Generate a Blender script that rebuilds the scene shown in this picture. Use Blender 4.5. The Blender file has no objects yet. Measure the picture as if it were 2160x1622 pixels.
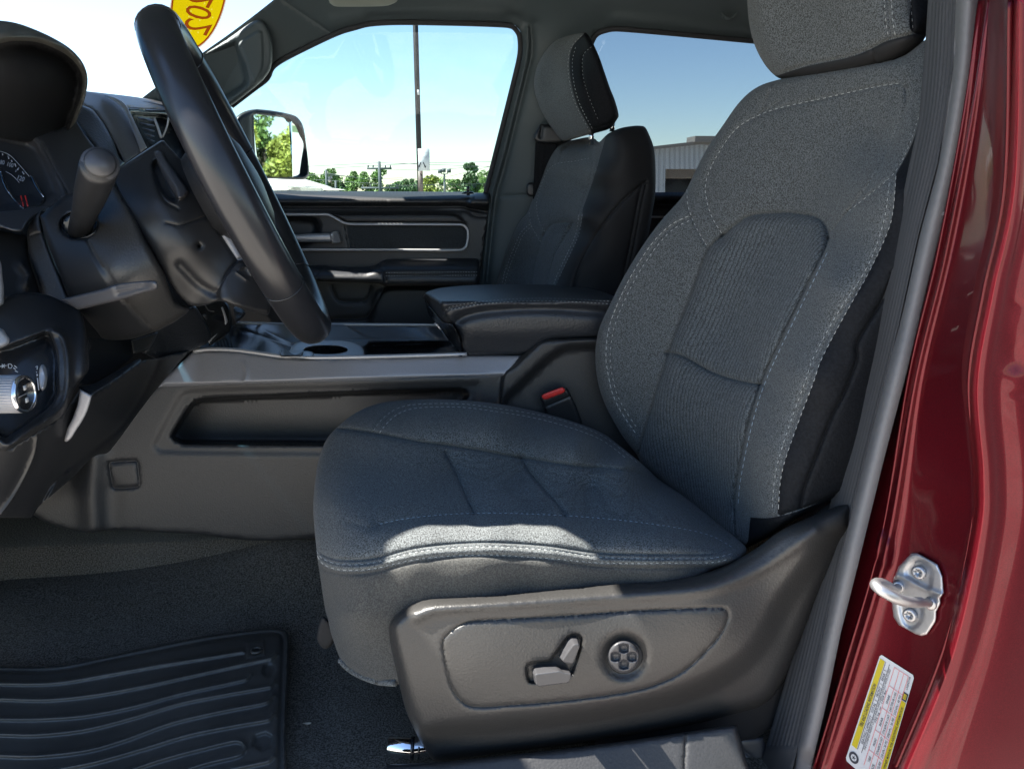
import bpy, math, random
import numpy as np
from mathutils import Vector, Matrix
from mathutils.geometry import delaunay_2d_cdt
random.seed(7); rng = np.random.default_rng(7)
sc = bpy.context.scene
R = math.radians
H = 1.5                                   # eye height above the ground; every shape below is given relative to the eye
# ------------------------------------------------------------------ camera, sky, sun, exposure
F, CX, CY = 1632.0, 1080.0, 811.0
PITCH, YAW = R(14.13), R(5.0)
fw = np.array([math.sin(YAW)*math.cos(PITCH), math.cos(YAW)*math.cos(PITCH), -math.sin(PITCH)])
rt = np.array([math.cos(YAW), -math.sin(YAW), 0.0]); up = np.cross(rt, fw)
cam = bpy.data.cameras.new('camera'); camo = bpy.data.objects.new('camera', cam); sc.collection.objects.link(camo)
cam.sensor_width = 36; cam.lens = F/2160*36; cam.clip_start = 0.02; cam.clip_end = 3000
m = Matrix([[rt[0], up[0], -fw[0], 0], [rt[1], up[1], -fw[1], 0], [rt[2], up[2], -fw[2], H], [0, 0, 0, 1]])
camo.matrix_world = m; sc.camera = camo
SUN = Vector((-0.70, 0.0, 1.0)).normalized()          # towards the sun: ahead of the truck, high
w = bpy.data.worlds.new('World'); sc.world = w; w.use_nodes = True
nt = w.node_tree; sky = nt.nodes.new('ShaderNodeTexSky'); sky.sky_type = 'NISHITA'; sky.sun_disc = False
sky.sun_elevation = math.asin(SUN.z); sky.sun_rotation = math.atan2(SUN.x, SUN.y)
sky.air_density = 1.0; sky.dust_density = 0.0; sky.ozone_density = 1.5
bg = nt.nodes['Background']; nt.links.new(sky.outputs[0], bg.inputs[0]); bg.inputs[1].default_value = 0.062
sl = bpy.data.lights.new('sun', 'SUN'); sl.energy = 5.0; sl.angle = R(0.5); sl.color = (1, .95, .86)
so = bpy.data.objects.new('sun', sl); sc.collection.objects.link(so)
so.rotation_euler = SUN.to_track_quat('Z', 'Y').to_euler(); so.location = (0, 0, 30)
vs = sc.view_settings; vs.view_transform = 'Standard'; vs.look = 'None'; vs.exposure = 2.45; vs.gamma = 1; vs.use_curve_mapping = False
sc.cycles.max_bounces = 10; sc.cycles.diffuse_bounces = 5; sc.cycles.glossy_bounces = 4; sc.cycles.transparent_max_bounces = 12
sc.cycles.use_denoising = True; sc.cycles.sample_clamp_indirect = 8

# ------------------------------------------------------------------ geometry helpers
def rays(p):
    p = np.asarray(p, float).reshape(-1, 2)
    return fw + ((p[:, :1]-CX)/F)*rt - ((p[:, 1:2]-CY)/F)*up
AX = {'x': 0, 'y': 1, 'z': 2}
def at(px, py, v, ax='y'):
    d = rays([(px, py)])[0]; return d*(v/d[AX[ax]])
class Depth:
    """inverse-depth surface through a few known points; planes come out exact"""
    def __init__(s, ctrl, lam=0.0):
        c = [(q[0], q[1], q[2], q[3] if len(q) > 3 else 'y') for q in ctrl]
        P = np.array([(q[0], q[1]) for q in c], float)/100.0
        d = rays(P*100); t = np.array([q[2]/d[i][AX[q[3]]] for i, q in enumerate(c)])
        s.P = P; n = len(P); b = 1/t
        if n < 3:
            s.w = np.zeros(n); s.a = np.array([b.mean(), 0, 0]); return
        if n == 3:
            s.w = np.zeros(n); s.a = np.linalg.solve(np.c_[np.ones(3), P], b); return
        A = np.zeros((n+3, n+3)); r = np.linalg.norm(P[:, None]-P[None], axis=2)
        A[:n, :n] = np.where(r > 0, r*r*np.log(np.maximum(r, 1e-9)), 0) + lam*np.eye(n)
        A[:n, n:] = np.c_[np.ones(n), P]; A[n:, :n] = A[:n, n:].T
        x = np.linalg.solve(A, np.r_[b, 0, 0, 0]); s.w = x[:n]; s.a = x[n:]
    def __call__(s, p):
        q = np.asarray(p, float).reshape(-1, 2)/100
        o = s.a[0]+q@s.a[1:]
        if np.any(s.w):
            r = np.linalg.norm(q[:, None]-s.P[None], axis=2)
            o = o+np.where(r > 0, r*r*np.log(np.maximum(r, 1e-9)), 0)@s.w
        return 1/o
class Plane:
    def __init__(s, v, ax='y'): s.v, s.ax = v, AX[ax]
    def __call__(s, p): return s.v/rays(p)[:, s.ax]
class NPlane:
    def __init__(s, pt, n): s.pt, s.n = np.array(pt, float), np.array(n, float)
    def __call__(s, p): return (s.pt@s.n)/(rays(p)@s.n)
def D(*c, lam=0.0): return Depth(c, lam)
class Rows:
    """a moulded panel running along the truck: distance across the cab as a function of height in the view"""
    def __init__(s, rows, blur=2.5, shift=None):
        y = np.arange(rows[0][0]-40, rows[-1][0]+40, .5); v = np.interp(y, [r_[0] for r_ in rows], [r_[1] for r_ in rows])
        k = np.exp(-(np.arange(-20, 21)*.5/blur)**2); v = np.convolve(np.pad(v, 20, mode='edge'), k/k.sum(), 'valid'); s.y, s.v, s.sh = y, v, shift
    def __call__(s, p):
        p = np.asarray(p, float).reshape(-1, 2); yy = p[:, 1]+(np.interp(p[:, 0], *s.sh) if s.sh else 0)
        return np.interp(yy, s.y, s.v)/rays(p)[:, 1]
class Cols:
    """a pressed-steel pillar: distance across the cab set by where a point lies between the fold lines"""
    def __init__(s, lines, prof, blur=.16):
        s.l = [crv([(q[0], q[1]) for q in l], False, 4) for l in lines]; x = np.arange(-1, len(lines)+.5, .01)
        v = np.interp(x, [a for a, _ in prof], [b for _, b in prof]); k = np.exp(-(np.arange(-40, 41)*.01/blur)**2); s.x, s.v = x, np.convolve(np.pad(v, 40, mode='edge'), k/k.sum(), 'valid')
    def __call__(s, p):
        p = np.asarray(p, float).reshape(-1, 2); X = [np.interp(p[:, 1], l[:, 1], l[:, 0]) for l in s.l]; u = np.full(len(p), 0.0)
        u = (p[:, 0]-X[0])/(X[1]-X[0])
        for i in range(1, len(X)-1): u = np.where(p[:, 0] >= X[i], i+(p[:, 0]-X[i])/(X[i+1]-X[i]), u)
        return np.interp(u, s.x, s.v)/rays(p)[:, 1]
class Convex:
    """visible side of a solid bounded by planes, edges softened by k metres"""
    def __init__(s, k, *planes): s.k, s.pl = k, planes
    def __call__(s, p):
        T = np.stack([q(p) for q in s.pl]); m_ = T.max(0); return m_+s.k*np.log(np.exp((T-m_)/s.k).sum(0))
def crv(pts, closed=False, step=8):
    """smooth curve; a third element 1 marks a corner"""
    n = len(pts); out = []
    segs = n if closed else n-1
    P = [np.array(q[:2], float) for q in pts]; K = [len(q) > 2 and q[2] == 1 for q in pts]
    for i in range(segs):
        a, b = P[i], P[(i+1) % n]
        p0 = a if (K[i] or (not closed and i == 0)) else P[i-1]
        p3 = b if (K[(i+1) % n] or (not closed and i == n-2)) else P[(i+2) % n]
        L = np.linalg.norm(b-a)
        if L < 1e-6: continue
        def lim(v):                                     # keep tangents no longer than the span
            l = np.linalg.norm(v); return v*min(1, 1.6*L/l) if l > 0 else v
        m0 = lim((b-p0)*.5*(1 if p0 is not a else 2)); m1 = lim((p3-a)*.5*(1 if p3 is not b else 2))
        if K[i] and K[(i+1) % n]: m0 = m1 = b-a
        k = max(1, int(round(L/step)))
        for j in range(k):
            t = j/k; t2, t3 = t*t, t*t*t
            out.append((2*t3-3*t2+1)*a+(t3-2*t2+t)*m0+(-2*t3+3*t2)*b+(t3-t2)*m1)
    if not closed: out.append(P[-1])
    return np.array(out)
def poly(*pts): return [(p[0], p[1], 1) for p in pts]
def inside(pts, pg):
    x, y = pts[:, 0], pts[:, 1]; r = np.zeros(len(pts), bool); n = len(pg)
    for i in range(n):
        x1, y1 = pg[i]; x2, y2 = pg[i-1]
        if y1 == y2: continue
        c = ((y1 > y) != (y2 > y)) & (x < (x2-x1)*(y-y1)/(y2-y1)+x1); r ^= c
    return r
def dist(pts, pl, closed=False):
    a = pl if closed else pl[:-1]; b = np.roll(pl, -1, 0) if closed else pl[1:]
    best = np.full(len(pts), 1e9)
    for i in range(0, len(a), 64):
        A, B = a[i:i+64], b[i:i+64]; e = B-A; L = np.maximum((e**2).sum(1), 1e-9)
        w_ = pts[:, None]-A[None]; t = np.clip((w_*e).sum(2)/L, 0, 1)
        best = np.minimum(best, np.sqrt(((w_-t[..., None]*e)**2).sum(2)).min(1))
    return best
def smooth(x): x = np.clip(x, 0, 1); return x*x*(3-2*x)
class Surf:
    def __init__(s, depth, grooves=(), steps=(), rnd=None, outline=None):
        s.depth = depth; s.rnd = rnd; s.outline = outline
        s.g = [(crv(g[0], len(g) > 3 and g[3]), g[1], g[2], len(g) > 3 and g[3]) for g in grooves]
        s.s = [(crv(g[0], True), g[2], g[1]) for g in steps]
    def t(s, p):
        p = np.asarray(p, float).reshape(-1, 2); t = s.depth(p)
        for pl, w_, dz, cl in s.g: t = t+dz*np.exp(-(dist(p, pl, cl)/w_)**2)
        for pl, w_, dz in s.s:
            d = dist(p, pl, True)*np.where(inside(p, pl), 1, -1); t = t+dz*smooth(d/w_*.5+.5)
        if s.rnd is not None:
            q = np.clip(dist(p, s.outline, True)/s.rnd[0], 0, 1); t = t+s.rnd[1]*(1-np.sqrt(np.maximum(0, 1-(1-q)**2)))
        return t
    def xyz(s, p, lift=0.0):
        p = np.asarray(p, float).reshape(-1, 2); return rays(p)*(s.t(p)-lift)[:, None]
def mesh_obj(name, V, Fc, mats, parent=None, mi=None, smooth_=True, sharp=None):
    me = bpy.data.meshes.new(name); V = np.asarray(V, float)+np.array([0, 0, H])
    me.from_pydata(V.tolist(), [], [list(map(int, f)) for f in Fc])
    for mm in (mats if isinstance(mats, (list, tuple)) else [mats]): me.materials.append(mm)
    if mi is not None: me.polygons.foreach_set('material_index', np.asarray(mi, np.int32))
    if smooth_: me.polygons.foreach_set('use_smooth', np.ones(len(me.polygons), bool))
    me.update()
    if sharp: me.set_sharp_from_angle(angle=R(sharp))
    o = bpy.data.objects.new(name, me); sc.collection.objects.link(o)
    if parent is not None:
        o.parent = parent
        if parent.type == 'EMPTY': o.matrix_parent_inverse = Matrix.Translation(parent.location).inverted()
    return o
class Geo:
    """collects pieces that belong to ONE part"""
    def __init__(s): s.V = []; s.F = []; s.M = []; s.n = 0
    def add(s, V, Fc, m=0):
        V = np.asarray(V, float); s.V.append(V); s.F += [[int(i)+s.n for i in f] for f in Fc]
        s.M += ([m]*len(Fc) if np.isscalar(m) else list(m)); s.n += len(V); return s
    def build(s, name, mats, parent=None, smooth_=True, sharp=None):
        return mesh_obj(name, np.concatenate(s.V), s.F, mats, parent, s.M, smooth_, sharp)
    def box(s, lo, hi, m=0):
        x0, y0, z0 = lo; x1, y1, z1 = hi
        V = [(x0,y0,z0),(x1,y0,z0),(x1,y1,z0),(x0,y1,z0),(x0,y0,z1),(x1,y0,z1),(x1,y1,z1),(x0,y1,z1)]
        return s.add(V, [(0,3,2,1),(4,5,6,7),(0,1,5,4),(1,2,6,5),(2,3,7,6),(3,0,4,7)], m)
    def tube(s, pts, rad, m=0, n=10, cap=True, closed=False):
        P = [np.array(p, float) for p in pts]; k = len(P); rad = [rad]*k if np.isscalar(rad) else rad
        V = []; prev = None
        for i in range(k):
            if closed: t = P[(i+1) % k]-P[i-1]
            else: t = P[min(i+1, k-1)]-P[max(i-1, 0)]
            t = t/(np.linalg.norm(t)+1e-12)
            if prev is None:
                a = np.cross(t, [0, 0, 1.0]); a = a if np.linalg.norm(a) > .1 else np.cross(t, [1.0, 0, 0])
            else: a = prev-t*(prev@t)
            a /= np.linalg.norm(a); prev = a; b = np.cross(t, a)
            for j in range(n):
                q = 2*math.pi*j/n; V.append(P[i]+rad[i]*(math.cos(q)*a+math.sin(q)*b))
        Fc = []
        for i in range(k if closed else k-1):
            for j in range(n):
                A, B = i*n+j, i*n+(j+1) % n; C, E_ = ((i+1) % k)*n+(j+1) % n, ((i+1) % k)*n+j
                Fc.append((A, E_, C, B))
        if cap and not closed: Fc.append(tuple(range(n))); Fc.append(tuple((k-1)*n+j for j in reversed(range(n))))
        return s.add(V, Fc, m)
    def lathe(s, c, axis, prof, m=0, n=24, cap=True):
        """prof: (distance along axis, radius)"""
        c = np.array(c, float); ax = np.array(axis, float); ax /= np.linalg.norm(ax)
        a = np.cross(ax, [0, 0, 1.0]); a = a if np.linalg.norm(a) > .1 else np.cross(ax, [1.0, 0, 0]); a /= np.linalg.norm(a); b = np.cross(ax, a)
        V = []; k = len(prof)
        for h, r_ in prof:
            for j in range(n): q = 2*math.pi*j/n; V.append(c+ax*h+r_*(math.cos(q)*a+math.sin(q)*b))
        Fc = [(i*n+j, i*n+(j+1) % n, (i+1)*n+(j+1) % n, (i+1)*n+j) for i in range(k-1) for j in range(n)]
        if cap: Fc.append(tuple(reversed(range(n)))); Fc.append(tuple((k-1)*n+j for j in range(n)))
        return s.add(V, Fc, m)
    def relief(s, outline, surf, th=.01, step=8, holes=(), regions=(), m=0, back=True):
        """a moulded panel: outline in the picture, real depth from surf, real thickness th"""
        ol = crv(outline, True, step); hs = [crv(h, True, step) for h in holes]
        if isinstance(surf, Surf):
            if surf.rnd is not None: surf.outline = ol
        else: surf = Surf(surf)
        lo, hi = ol.min(0), ol.max(0); pts = [ol]+hs; edges = []; n0 = 0
        for q in [ol]+hs:
            k = len(q); edges += [(n0+i, n0+(i+1) % k) for i in range(k)]; n0 += k
        rg = [(crv(r_[0], True, step), r_[1]) for r_ in regions]
        for q, _ in rg:
            k = len(q); pts.append(q); edges += [(n0+i, n0+(i+1) % k) for i in range(k)]; n0 += k
        xs = np.arange(lo[0]+step/2, hi[0], step); ys = np.arange(lo[1]+step/2, hi[1], step*.866)
        gx, gy = np.meshgrid(xs, ys); gx = gx+(np.arange(len(ys)) % 2)[:, None]*step*.5
        g = np.c_[gx.ravel(), gy.ravel()]
        extra = []
        def along(pl, cl, w_):
            a = np.roll(pl, -1, 0) if cl else np.r_[pl[1:], pl[-1:]*2-pl[-2:-1]]; e = a-pl
            L = np.linalg.norm(e, axis=1, keepdims=True); nrm = np.c_[-e[:, 1], e[:, 0]]/np.maximum(L, 1e-9)
            for k in (-1, -.5, 0, .5, 1): extra.append(pl+nrm*w_*k)
        for pl, w_, dz, cl in surf.g: along(resamp(pl, max(2.2, w_*.9), cl), cl, w_*1.1)
        for pl, w_, dz in surf.s: along(resamp(pl, max(2.5, w_*.9), True), True, w_)
        if surf.rnd is not None:
            for k in (.04, .14, .3, .55):
                e = np.roll(ol, -1, 0)-ol; L = np.linalg.norm(e, axis=1, keepdims=True); nn = np.c_[-e[:, 1], e[:, 0]]/np.maximum(L, 1e-9)
                for sg in (1, -1):
                    extra.append(ol+sg*nn*surf.rnd[0]*k)
        ex = np.concatenate(extra) if extra else np.zeros((0, 2))
        cand = np.concatenate([ex, g])
        ok = inside(cand, ol)
        for h in hs: ok &= ~inside(cand, h)
        cand = cand[ok]; dd = dist(cand, ol, True); ok = dd > min(1.2, step*.3)
        for h in hs: ok &= dist(cand, h, True) > step*.3
        for q, _ in rg: ok &= dist(cand, q, True) > step*.25
        cand = cand[ok]
        # thin out points that crowd each other
        cell = {}; keep = []
        for i, (x, y) in enumerate(cand):
            key = (int(x/1.6), int(y/1.6))
            if key in cell: continue
            cell[key] = 1; keep.append(i)
        cand = cand[keep]
        allp = np.concatenate(pts+[cand])
        r_ = delaunay_2d_cdt([Vector(p) for p in allp], edges, [], 0, 1e-4)
        P2 = np.array([tuple(v) for v in r_[0]]); T = np.array([f for f in r_[2] if len(f) == 3], int)
        c = P2[T].mean(1); ok = inside(c, ol)
        for h in hs: ok &= ~inside(c, h)
        T = T[ok]; c = c[ok]
        ar = (P2[T[:, 1]]-P2[T[:, 0]]); br = P2[T[:, 2]]-P2[T[:, 0]]; cr = ar[:, 0]*br[:, 1]-ar[:, 1]*br[:, 0]
        ok = np.abs(cr) > 1e-6; T = T[ok]; c = c[ok]; cr = cr[ok]
        T[cr > 0] = T[cr > 0][:, ::-1]
        mi = np.full(len(T), m)
        for q, k in rg: mi[inside(c, q)] = k
        t = surf.t(P2); d = rays(P2); n = len(P2)
        V = d*t[:, None]
        # picture y points down: with cr<0 triangles face the eye after the flip below
        T = T[:, ::-1]
        e1 = V[T[0, 1]]-V[T[0, 0]]; e2 = V[T[0, 2]]-V[T[0, 0]]
        if np.cross(e1, e2)@V[T[0, 0]] > 0: T = T[:, ::-1]
        faces = T.tolist(); mm = mi.tolist()
        if back and th:
            V = np.concatenate([V, d*(t+th)[:, None]])
            faces += (T[:, ::-1]+n).tolist(); mm += mi.tolist()
            from collections import Counter
            ed = {}
            for f, k in zip(T.tolist(), mi.tolist()):
                for a, b in ((f[0], f[1]), (f[1], f[2]), (f[2], f[0])): ed[(a, b)] = k
            for (a, b), k in ed.items():
                if (b, a) not in ed: faces.append([b, a, a+n, b+n]); mm.append(k)
        s.add(V, faces, mm); return s
    def stitch(s, line, surf, m, L=9, G=5, w_=1.5, lift=.0012, closed=False):
        pl = resamp(crv(line, closed), 1.0, closed); n = len(pl); i = 0
        while i+L < n:
            a, b = pl[int(i)], pl[int(i+L)]; e = b-a; nn = np.array([-e[1], e[0]])/np.linalg.norm(e)*w_/2
            q = np.array([a-nn*.5, a+nn*.5, b+nn*.5, b-nn*.5, a+e*.25-nn, a+e*.25+nn, b-e*.25+nn, b-e*.25-nn])
            o = np.array([a, b]); mid = (a+b)/2
            P0 = surf.xyz(q, -.0004); P1 = surf.xyz(np.array([a+e*.2, b-e*.2]), lift)
            V = np.concatenate([P0, P1])
            s.add(V, [(0, 1, 5, 8, 4), (4, 8, 9, 7), (8, 5, 6, 9), (7, 9, 6, 2, 3)], m); i += L+G
        return s
def resamp(pl, step, closed=False):
    q = np.r_[pl, pl[:1]] if closed else pl
    L = np.r_[0, np.cumsum(np.linalg.norm(np.diff(q, axis=0), axis=1))]; n = max(2, int(L[-1]/step)+1)
    t = np.linspace(0, L[-1], n, endpoint=not closed); return np.c_[np.interp(t, L, q[:, 0]), np.interp(t, L, q[:, 1])]
def line3(pts, surf, lift=0.0, step=8): return list(surf.xyz(crv(pts, False, step), lift))
def thing(name, label, cat, loc=(0, 0, 0), group=None, kind=None):
    o = bpy.data.objects.new(name, None); sc.collection.objects.link(o)
    o.location = (loc[0], loc[1], loc[2]+H); o.empty_display_size = .05
    o['label'] = label; o['category'] = cat
    if group: o['group'] = group
    if kind: o['kind'] = kind
    return o
def tag(o, label, cat, group=None, kind=None):
    o['label'] = label; o['category'] = cat
    if group: o['group'] = group
    if kind: o['kind'] = kind
    return o
def text2d(body, size=1.0, shear=0.0, bold=0.0, align='LEFT'):
    c = bpy.data.curves.new('txt', 'FONT'); c.body = body; c.size = size; c.shear = shear; c.offset = bold; c.align_x = align; c.resolution_u = 3
    o = bpy.data.objects.new('txt', c); sc.collection.objects.link(o)
    dg = bpy.context.evaluated_depsgraph_get(); e = o.evaluated_get(dg); me = e.to_mesh()
    V = np.array([tuple(v.co)[:2] for v in me.vertices]); Fc = [list(p.vertices) for p in me.polygons]
    e.to_mesh_clear(); bpy.data.objects.remove(o); bpy.data.curves.remove(c)
    return (V if len(V) else np.zeros((0, 2))), Fc

# ------------------------------------------------------------------ materials
def mat(name, col, rough=.5, metal=0.0, bump=None, var=None, coat=0.0, sheen=0.0, spec=None, extra=None, col2=None):
    """bump=(kind, scale, strength, distance_m); var=(scale, amount) light/dark mottling that belongs to the stuff itself"""
    M_ = bpy.data.materials.new(name); M_.use_nodes = True; n = M_.node_tree; b = n.nodes['Principled BSDF']
    b.inputs['Base Color'].default_value = (*col, 1); b.inputs['Roughness'].default_value = rough; b.inputs['Metallic'].default_value = metal
    b.inputs['Coat Weight'].default_value = coat; b.inputs['Coat Roughness'].default_value = .04
    if sheen: b.inputs['Sheen Weight'].default_value = sheen; b.inputs['Sheen Roughness'].default_value = .5
    if spec is not None: b.inputs['Specular IOR Level'].default_value = spec
    tc = n.nodes.new('ShaderNodeTexCoord'); src = tc.outputs['Object']
    def noise(scale, detail=2, vec=None):
        q = n.nodes.new('ShaderNodeTexNoise'); q.inputs['Scale'].default_value = scale; q.inputs['Detail'].default_value = detail
        n.links.new(vec or src, q.inputs['Vector']); return q
    M_['_'] = 0
    if var:
        q = noise(var[0], 3); rp = n.nodes.new('ShaderNodeMapRange'); rp.inputs['From Min'].default_value = .38; rp.inputs['From Max'].default_value = .62
        n.links.new(q.outputs['Fac'], rp.inputs['Value'])
        mx = n.nodes.new('ShaderNodeMix'); mx.data_type = 'RGBA'; n.links.new(rp.outputs[0], mx.inputs[0])
        a = var[1]; c2 = col2 or tuple(min(1, c*(1+a)) for c in col)
        mx.inputs[6].default_value = (*[c*(1-a) for c in col], 1); mx.inputs[7].default_value = (*c2, 1)
        last = mx.outputs[2]
        if len(var) > 2:                                   # broad wear / dust patches
            q2 = noise(var[2], 4); r2 = n.nodes.new('ShaderNodeMapRange'); r2.inputs['From Min'].default_value = .45; r2.inputs['From Max'].default_value = .75
            r2.inputs['To Max'].default_value = var[3]; n.links.new(q2.outputs['Fac'], r2.inputs['Value'])
            m2 = n.nodes.new('ShaderNodeMix'); m2.data_type = 'RGBA'; n.links.new(r2.outputs[0], m2.inputs[0]); n.links.new(last, m2.inputs[6])
            m2.inputs[7].default_value = (*[min(1, c*1.6+.02) for c in col], 1); last = m2.outputs[2]
        n.links.new(last, b.inputs['Base Color'])
    if bump:
        kind, scale, st, dm = bump
        if kind == 'grain':
            q = n.nodes.new('ShaderNodeTexVoronoi'); q.feature = 'SMOOTH_F1'; q.inputs['Scale'].default_value = scale; n.links.new(src, q.inputs['Vector']); o = q.outputs['Distance']
        elif kind == 'noise': o = noise(scale, 3).outputs['Fac']
        elif kind == 'weave':                              # two crossed fine waves, broken up by noise
            outs = []
            for dr in ('X', 'Z'):
                q = n.nodes.new('ShaderNodeTexWave'); q.bands_direction = dr; q.inputs['Scale'].default_value = scale; q.inputs['Distortion'].default_value = 3; q.inputs['Detail'].default_value = 2
                q.inputs['Detail Scale'].default_value = 3; n.links.new(src, q.inputs['Vector']); outs.append(q.outputs['Fac'])
            mm = n.nodes.new('ShaderNodeMath'); mm.operation = 'ADD'; n.links.new(outs[0], mm.inputs[0]); n.links.new(outs[1], mm.inputs[1]); o = mm.outputs[0]
        bp = n.nodes.new('ShaderNodeBump'); bp.inputs['Strength'].default_value = st; bp.inputs['Distance'].default_value = dm
        n.links.new(o, bp.inputs['Height']); n.links.new(bp.outputs[0], b.inputs['Normal'])
        if coat: pass
    if extra: extra(n, b, src, noise)
    return M_
def rib_extra(axis, scale, dark):
    """knitted ribs: wavy dark lines running up the panel"""
    def f(n, b, src, noise):
        q = n.nodes.new('ShaderNodeTexWave'); q.bands_direction = axis; q.inputs['Scale'].default_value = scale; q.inputs['Distortion'].default_value = 2.2
        q.inputs['Detail'].default_value = 1; q.inputs['Detail Scale'].default_value = 60/scale*3; n.links.new(src, q.inputs['Vector'])
        old = b.inputs['Base Color'].links[0].from_socket
        mx = n.nodes.new('ShaderNodeMix'); mx.data_type = 'RGBA'; mx.blend_type = 'MULTIPLY'
        r_ = n.nodes.new('ShaderNodeMapRange'); r_.inputs['From Min'].default_value = 0; r_.inputs['From Max'].default_value = .35; r_.inputs['To Min'].default_value = dark; r_.inputs['To Max'].default_value = 1
        n.links.new(q.outputs['Fac'], r_.inputs['Value']); cb = n.nodes.new('ShaderNodeCombineColor')
        for i in range(3): n.links.new(r_.outputs[0], cb.inputs[i])
        mx.inputs[0].default_value = 1; n.links.new(old, mx.inputs[6]); n.links.new(cb.outputs[0], mx.inputs[7]); n.links.new(mx.outputs[2], b.inputs['Base Color'])
        bp = n.nodes.new('ShaderNodeBump'); bp.inputs['Strength'].default_value = .5; bp.inputs['Distance'].default_value = .001
        n.links.new(q.outputs['Fac'], bp.inputs['Height'])
        pr = b.inputs['Normal'].links
        if pr: n.links.new(pr[0].from_socket, bp.inputs['Normal'])
        n.links.new(bp.outputs[0], b.inputs['Normal'])
    return f
def glass(name, tint, refl=.06):
    M_ = bpy.data.materials.new(name); M_.use_nodes = True; n = M_.node_tree
    for q in list(n.nodes): n.nodes.remove(q)
    o = n.nodes.new('ShaderNodeOutputMaterial'); t = n.nodes.new('ShaderNodeBsdfTransparent'); g = n.nodes.new('ShaderNodeBsdfGlossy'); x = n.nodes.new('ShaderNodeMixShader')
    t.inputs[0].default_value = (*tint, 1); g.inputs['Roughness'].default_value = .02; x.inputs[0].default_value = refl
    n.links.new(t.outputs[0], x.inputs[1]); n.links.new(g.outputs[0], x.inputs[2]); n.links.new(x.outputs[0], o.inputs[0]); return M_
M = {}
M['fabric'] = mat('seat_fabric', (.050, .055, .057), .95, bump=('noise', 700, .8, .0009), var=(680, .58), sheen=.08, col2=(.110, .121, .125))
M['fabric_rib'] = mat('seat_fabric_ribbed', (.052, .061, .066), .95, bump=('noise', 700, .6, .0007), var=(680, .5), sheen=.08, col2=(.112, .126, .134), extra=rib_extra('Y', 46, .4))
M['fabric_low'] = mat('seat_valance_cloth', (.042, .042, .039), .9, bump=('weave', 260, .5, .0005), var=(600, .4), sheen=.08)
M['vinyl'] = mat('seat_side_vinyl', (.008, .009, .011), .75, bump=('grain', 420, .5, .0006), var=(300, .2), spec=.12)
M['thread'] = mat('pale_thread', (.40, .41, .40), .8)
M['thread_blue'] = mat('blue_grey_thread', (.25, .31, .36), .8)
M['plastic'] = mat('grained_black_plastic', (.021, .021, .022), .46, bump=('grain', 440, .45, .0005), var=(500, .15, 8, .07))
M['plastic_dk'] = mat('fine_black_plastic', (.015, .0155, .017), .42, bump=('noise', 500, .25, .0004))
M['plastic_sm'] = mat('satin_grey_plastic', (.045, .045, .049), .36, bump=('noise', 900, .12, .0003))
M['trim'] = mat('seat_trim_plastic', (.027, .0262, .0255), .42, bump=('grain', 460, .45, .0005), var=(700, .15, 7, .08))
M['leather'] = mat('wheel_leather', (.014, .0145, .017), .28, bump=('noise', 600, .2, .0004))
M['vinyl_top'] = mat('armrest_vinyl', (.022, .024, .028), .40, bump=('grain', 330, .55, .0008))
M['silver'] = mat('satin_silver_trim', (.42, .42, .43), .36, metal=.45, var=(900, .05))
M['gunmetal'] = mat('dark_silver_trim', (.25, .25, .265), .42, metal=.3, var=(900, .06))
M['chrome'] = mat('chrome', (.75, .76, .78), .1, metal=1)
M['zinc'] = mat('zinc_plated_steel', (.42, .42, .43), .42, metal=.85, var=(120, .06))
M['zinc2'] = mat('zinc_plated_steel_b', (.36, .36, .37), .4, metal=.85)
M['black'] = mat('black_gloss_plastic', (.010, .011, .013), .25)
M['blackm'] = mat('dull_black', (.008, .008, .009), .8)
M['carpet'] = mat('black_carpet', (.10, .090, .076), 1, bump=('noise', 600, 1, .003), var=(420, .6, 6, .25), spec=.2)
M['rubber'] = mat('black_rubber_mat', (.055, .051, .046), .34, bump=('noise', 300, .15, .0004), var=(8, .2))
M['seal'] = mat('weather_seal_rubber', (.040, .042, .046), .75, spec=.3)
M['seal2'] = mat('weather_seal_flocked_lip', (.125, .125, .13), .7, bump=('noise', 900, .3, .0004))
M['paint'] = mat('dark_red_car_paint', (.105, .005, .010), .30, metal=.6, coat=.35, var=(900, .15), spec=.2)
M['headliner'] = mat('grey_green_roof_lining', (.075, .096, .104), .9, bump=('noise', 500, .4, .0005), var=(500, .15))
M['pillar'] = mat('pillar_trim', (.068, .088, .095), .6, bump=('noise', 500, .35, .0004))
M['red'] = mat('red_button', (.62, .035, .03), .4)
M['white'] = mat('white_print', (.50, .50, .50), .6)
M['grey_print'] = mat('grey_print', (.35, .37, .42), .5)
M['black_ink'] = mat('black_ink', (.03, .03, .04), .6)
M['red_ink'] = mat('red_ink', (.62, .16, .16), .6)
M['yellow'] = mat('yellow_print', (.46, .36, .008), .5)
M['brown_ink'] = mat('brown_print', (.42, .10, .01), .5)
M['dial'] = mat('dial_face', (.02, .022, .027), .4)
M['mirror'] = mat('mirror_glass', (.72, .78, .80), .015, metal=1)
M['glass'] = glass('clear_glass', (.72, .79, .80), .02)
M['tint'] = glass('tinted_glass', (.50, .54, .57), .03)
M['windshield_glass'] = glass('windshield_glass', (.25, .395, .47), .012)

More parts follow.
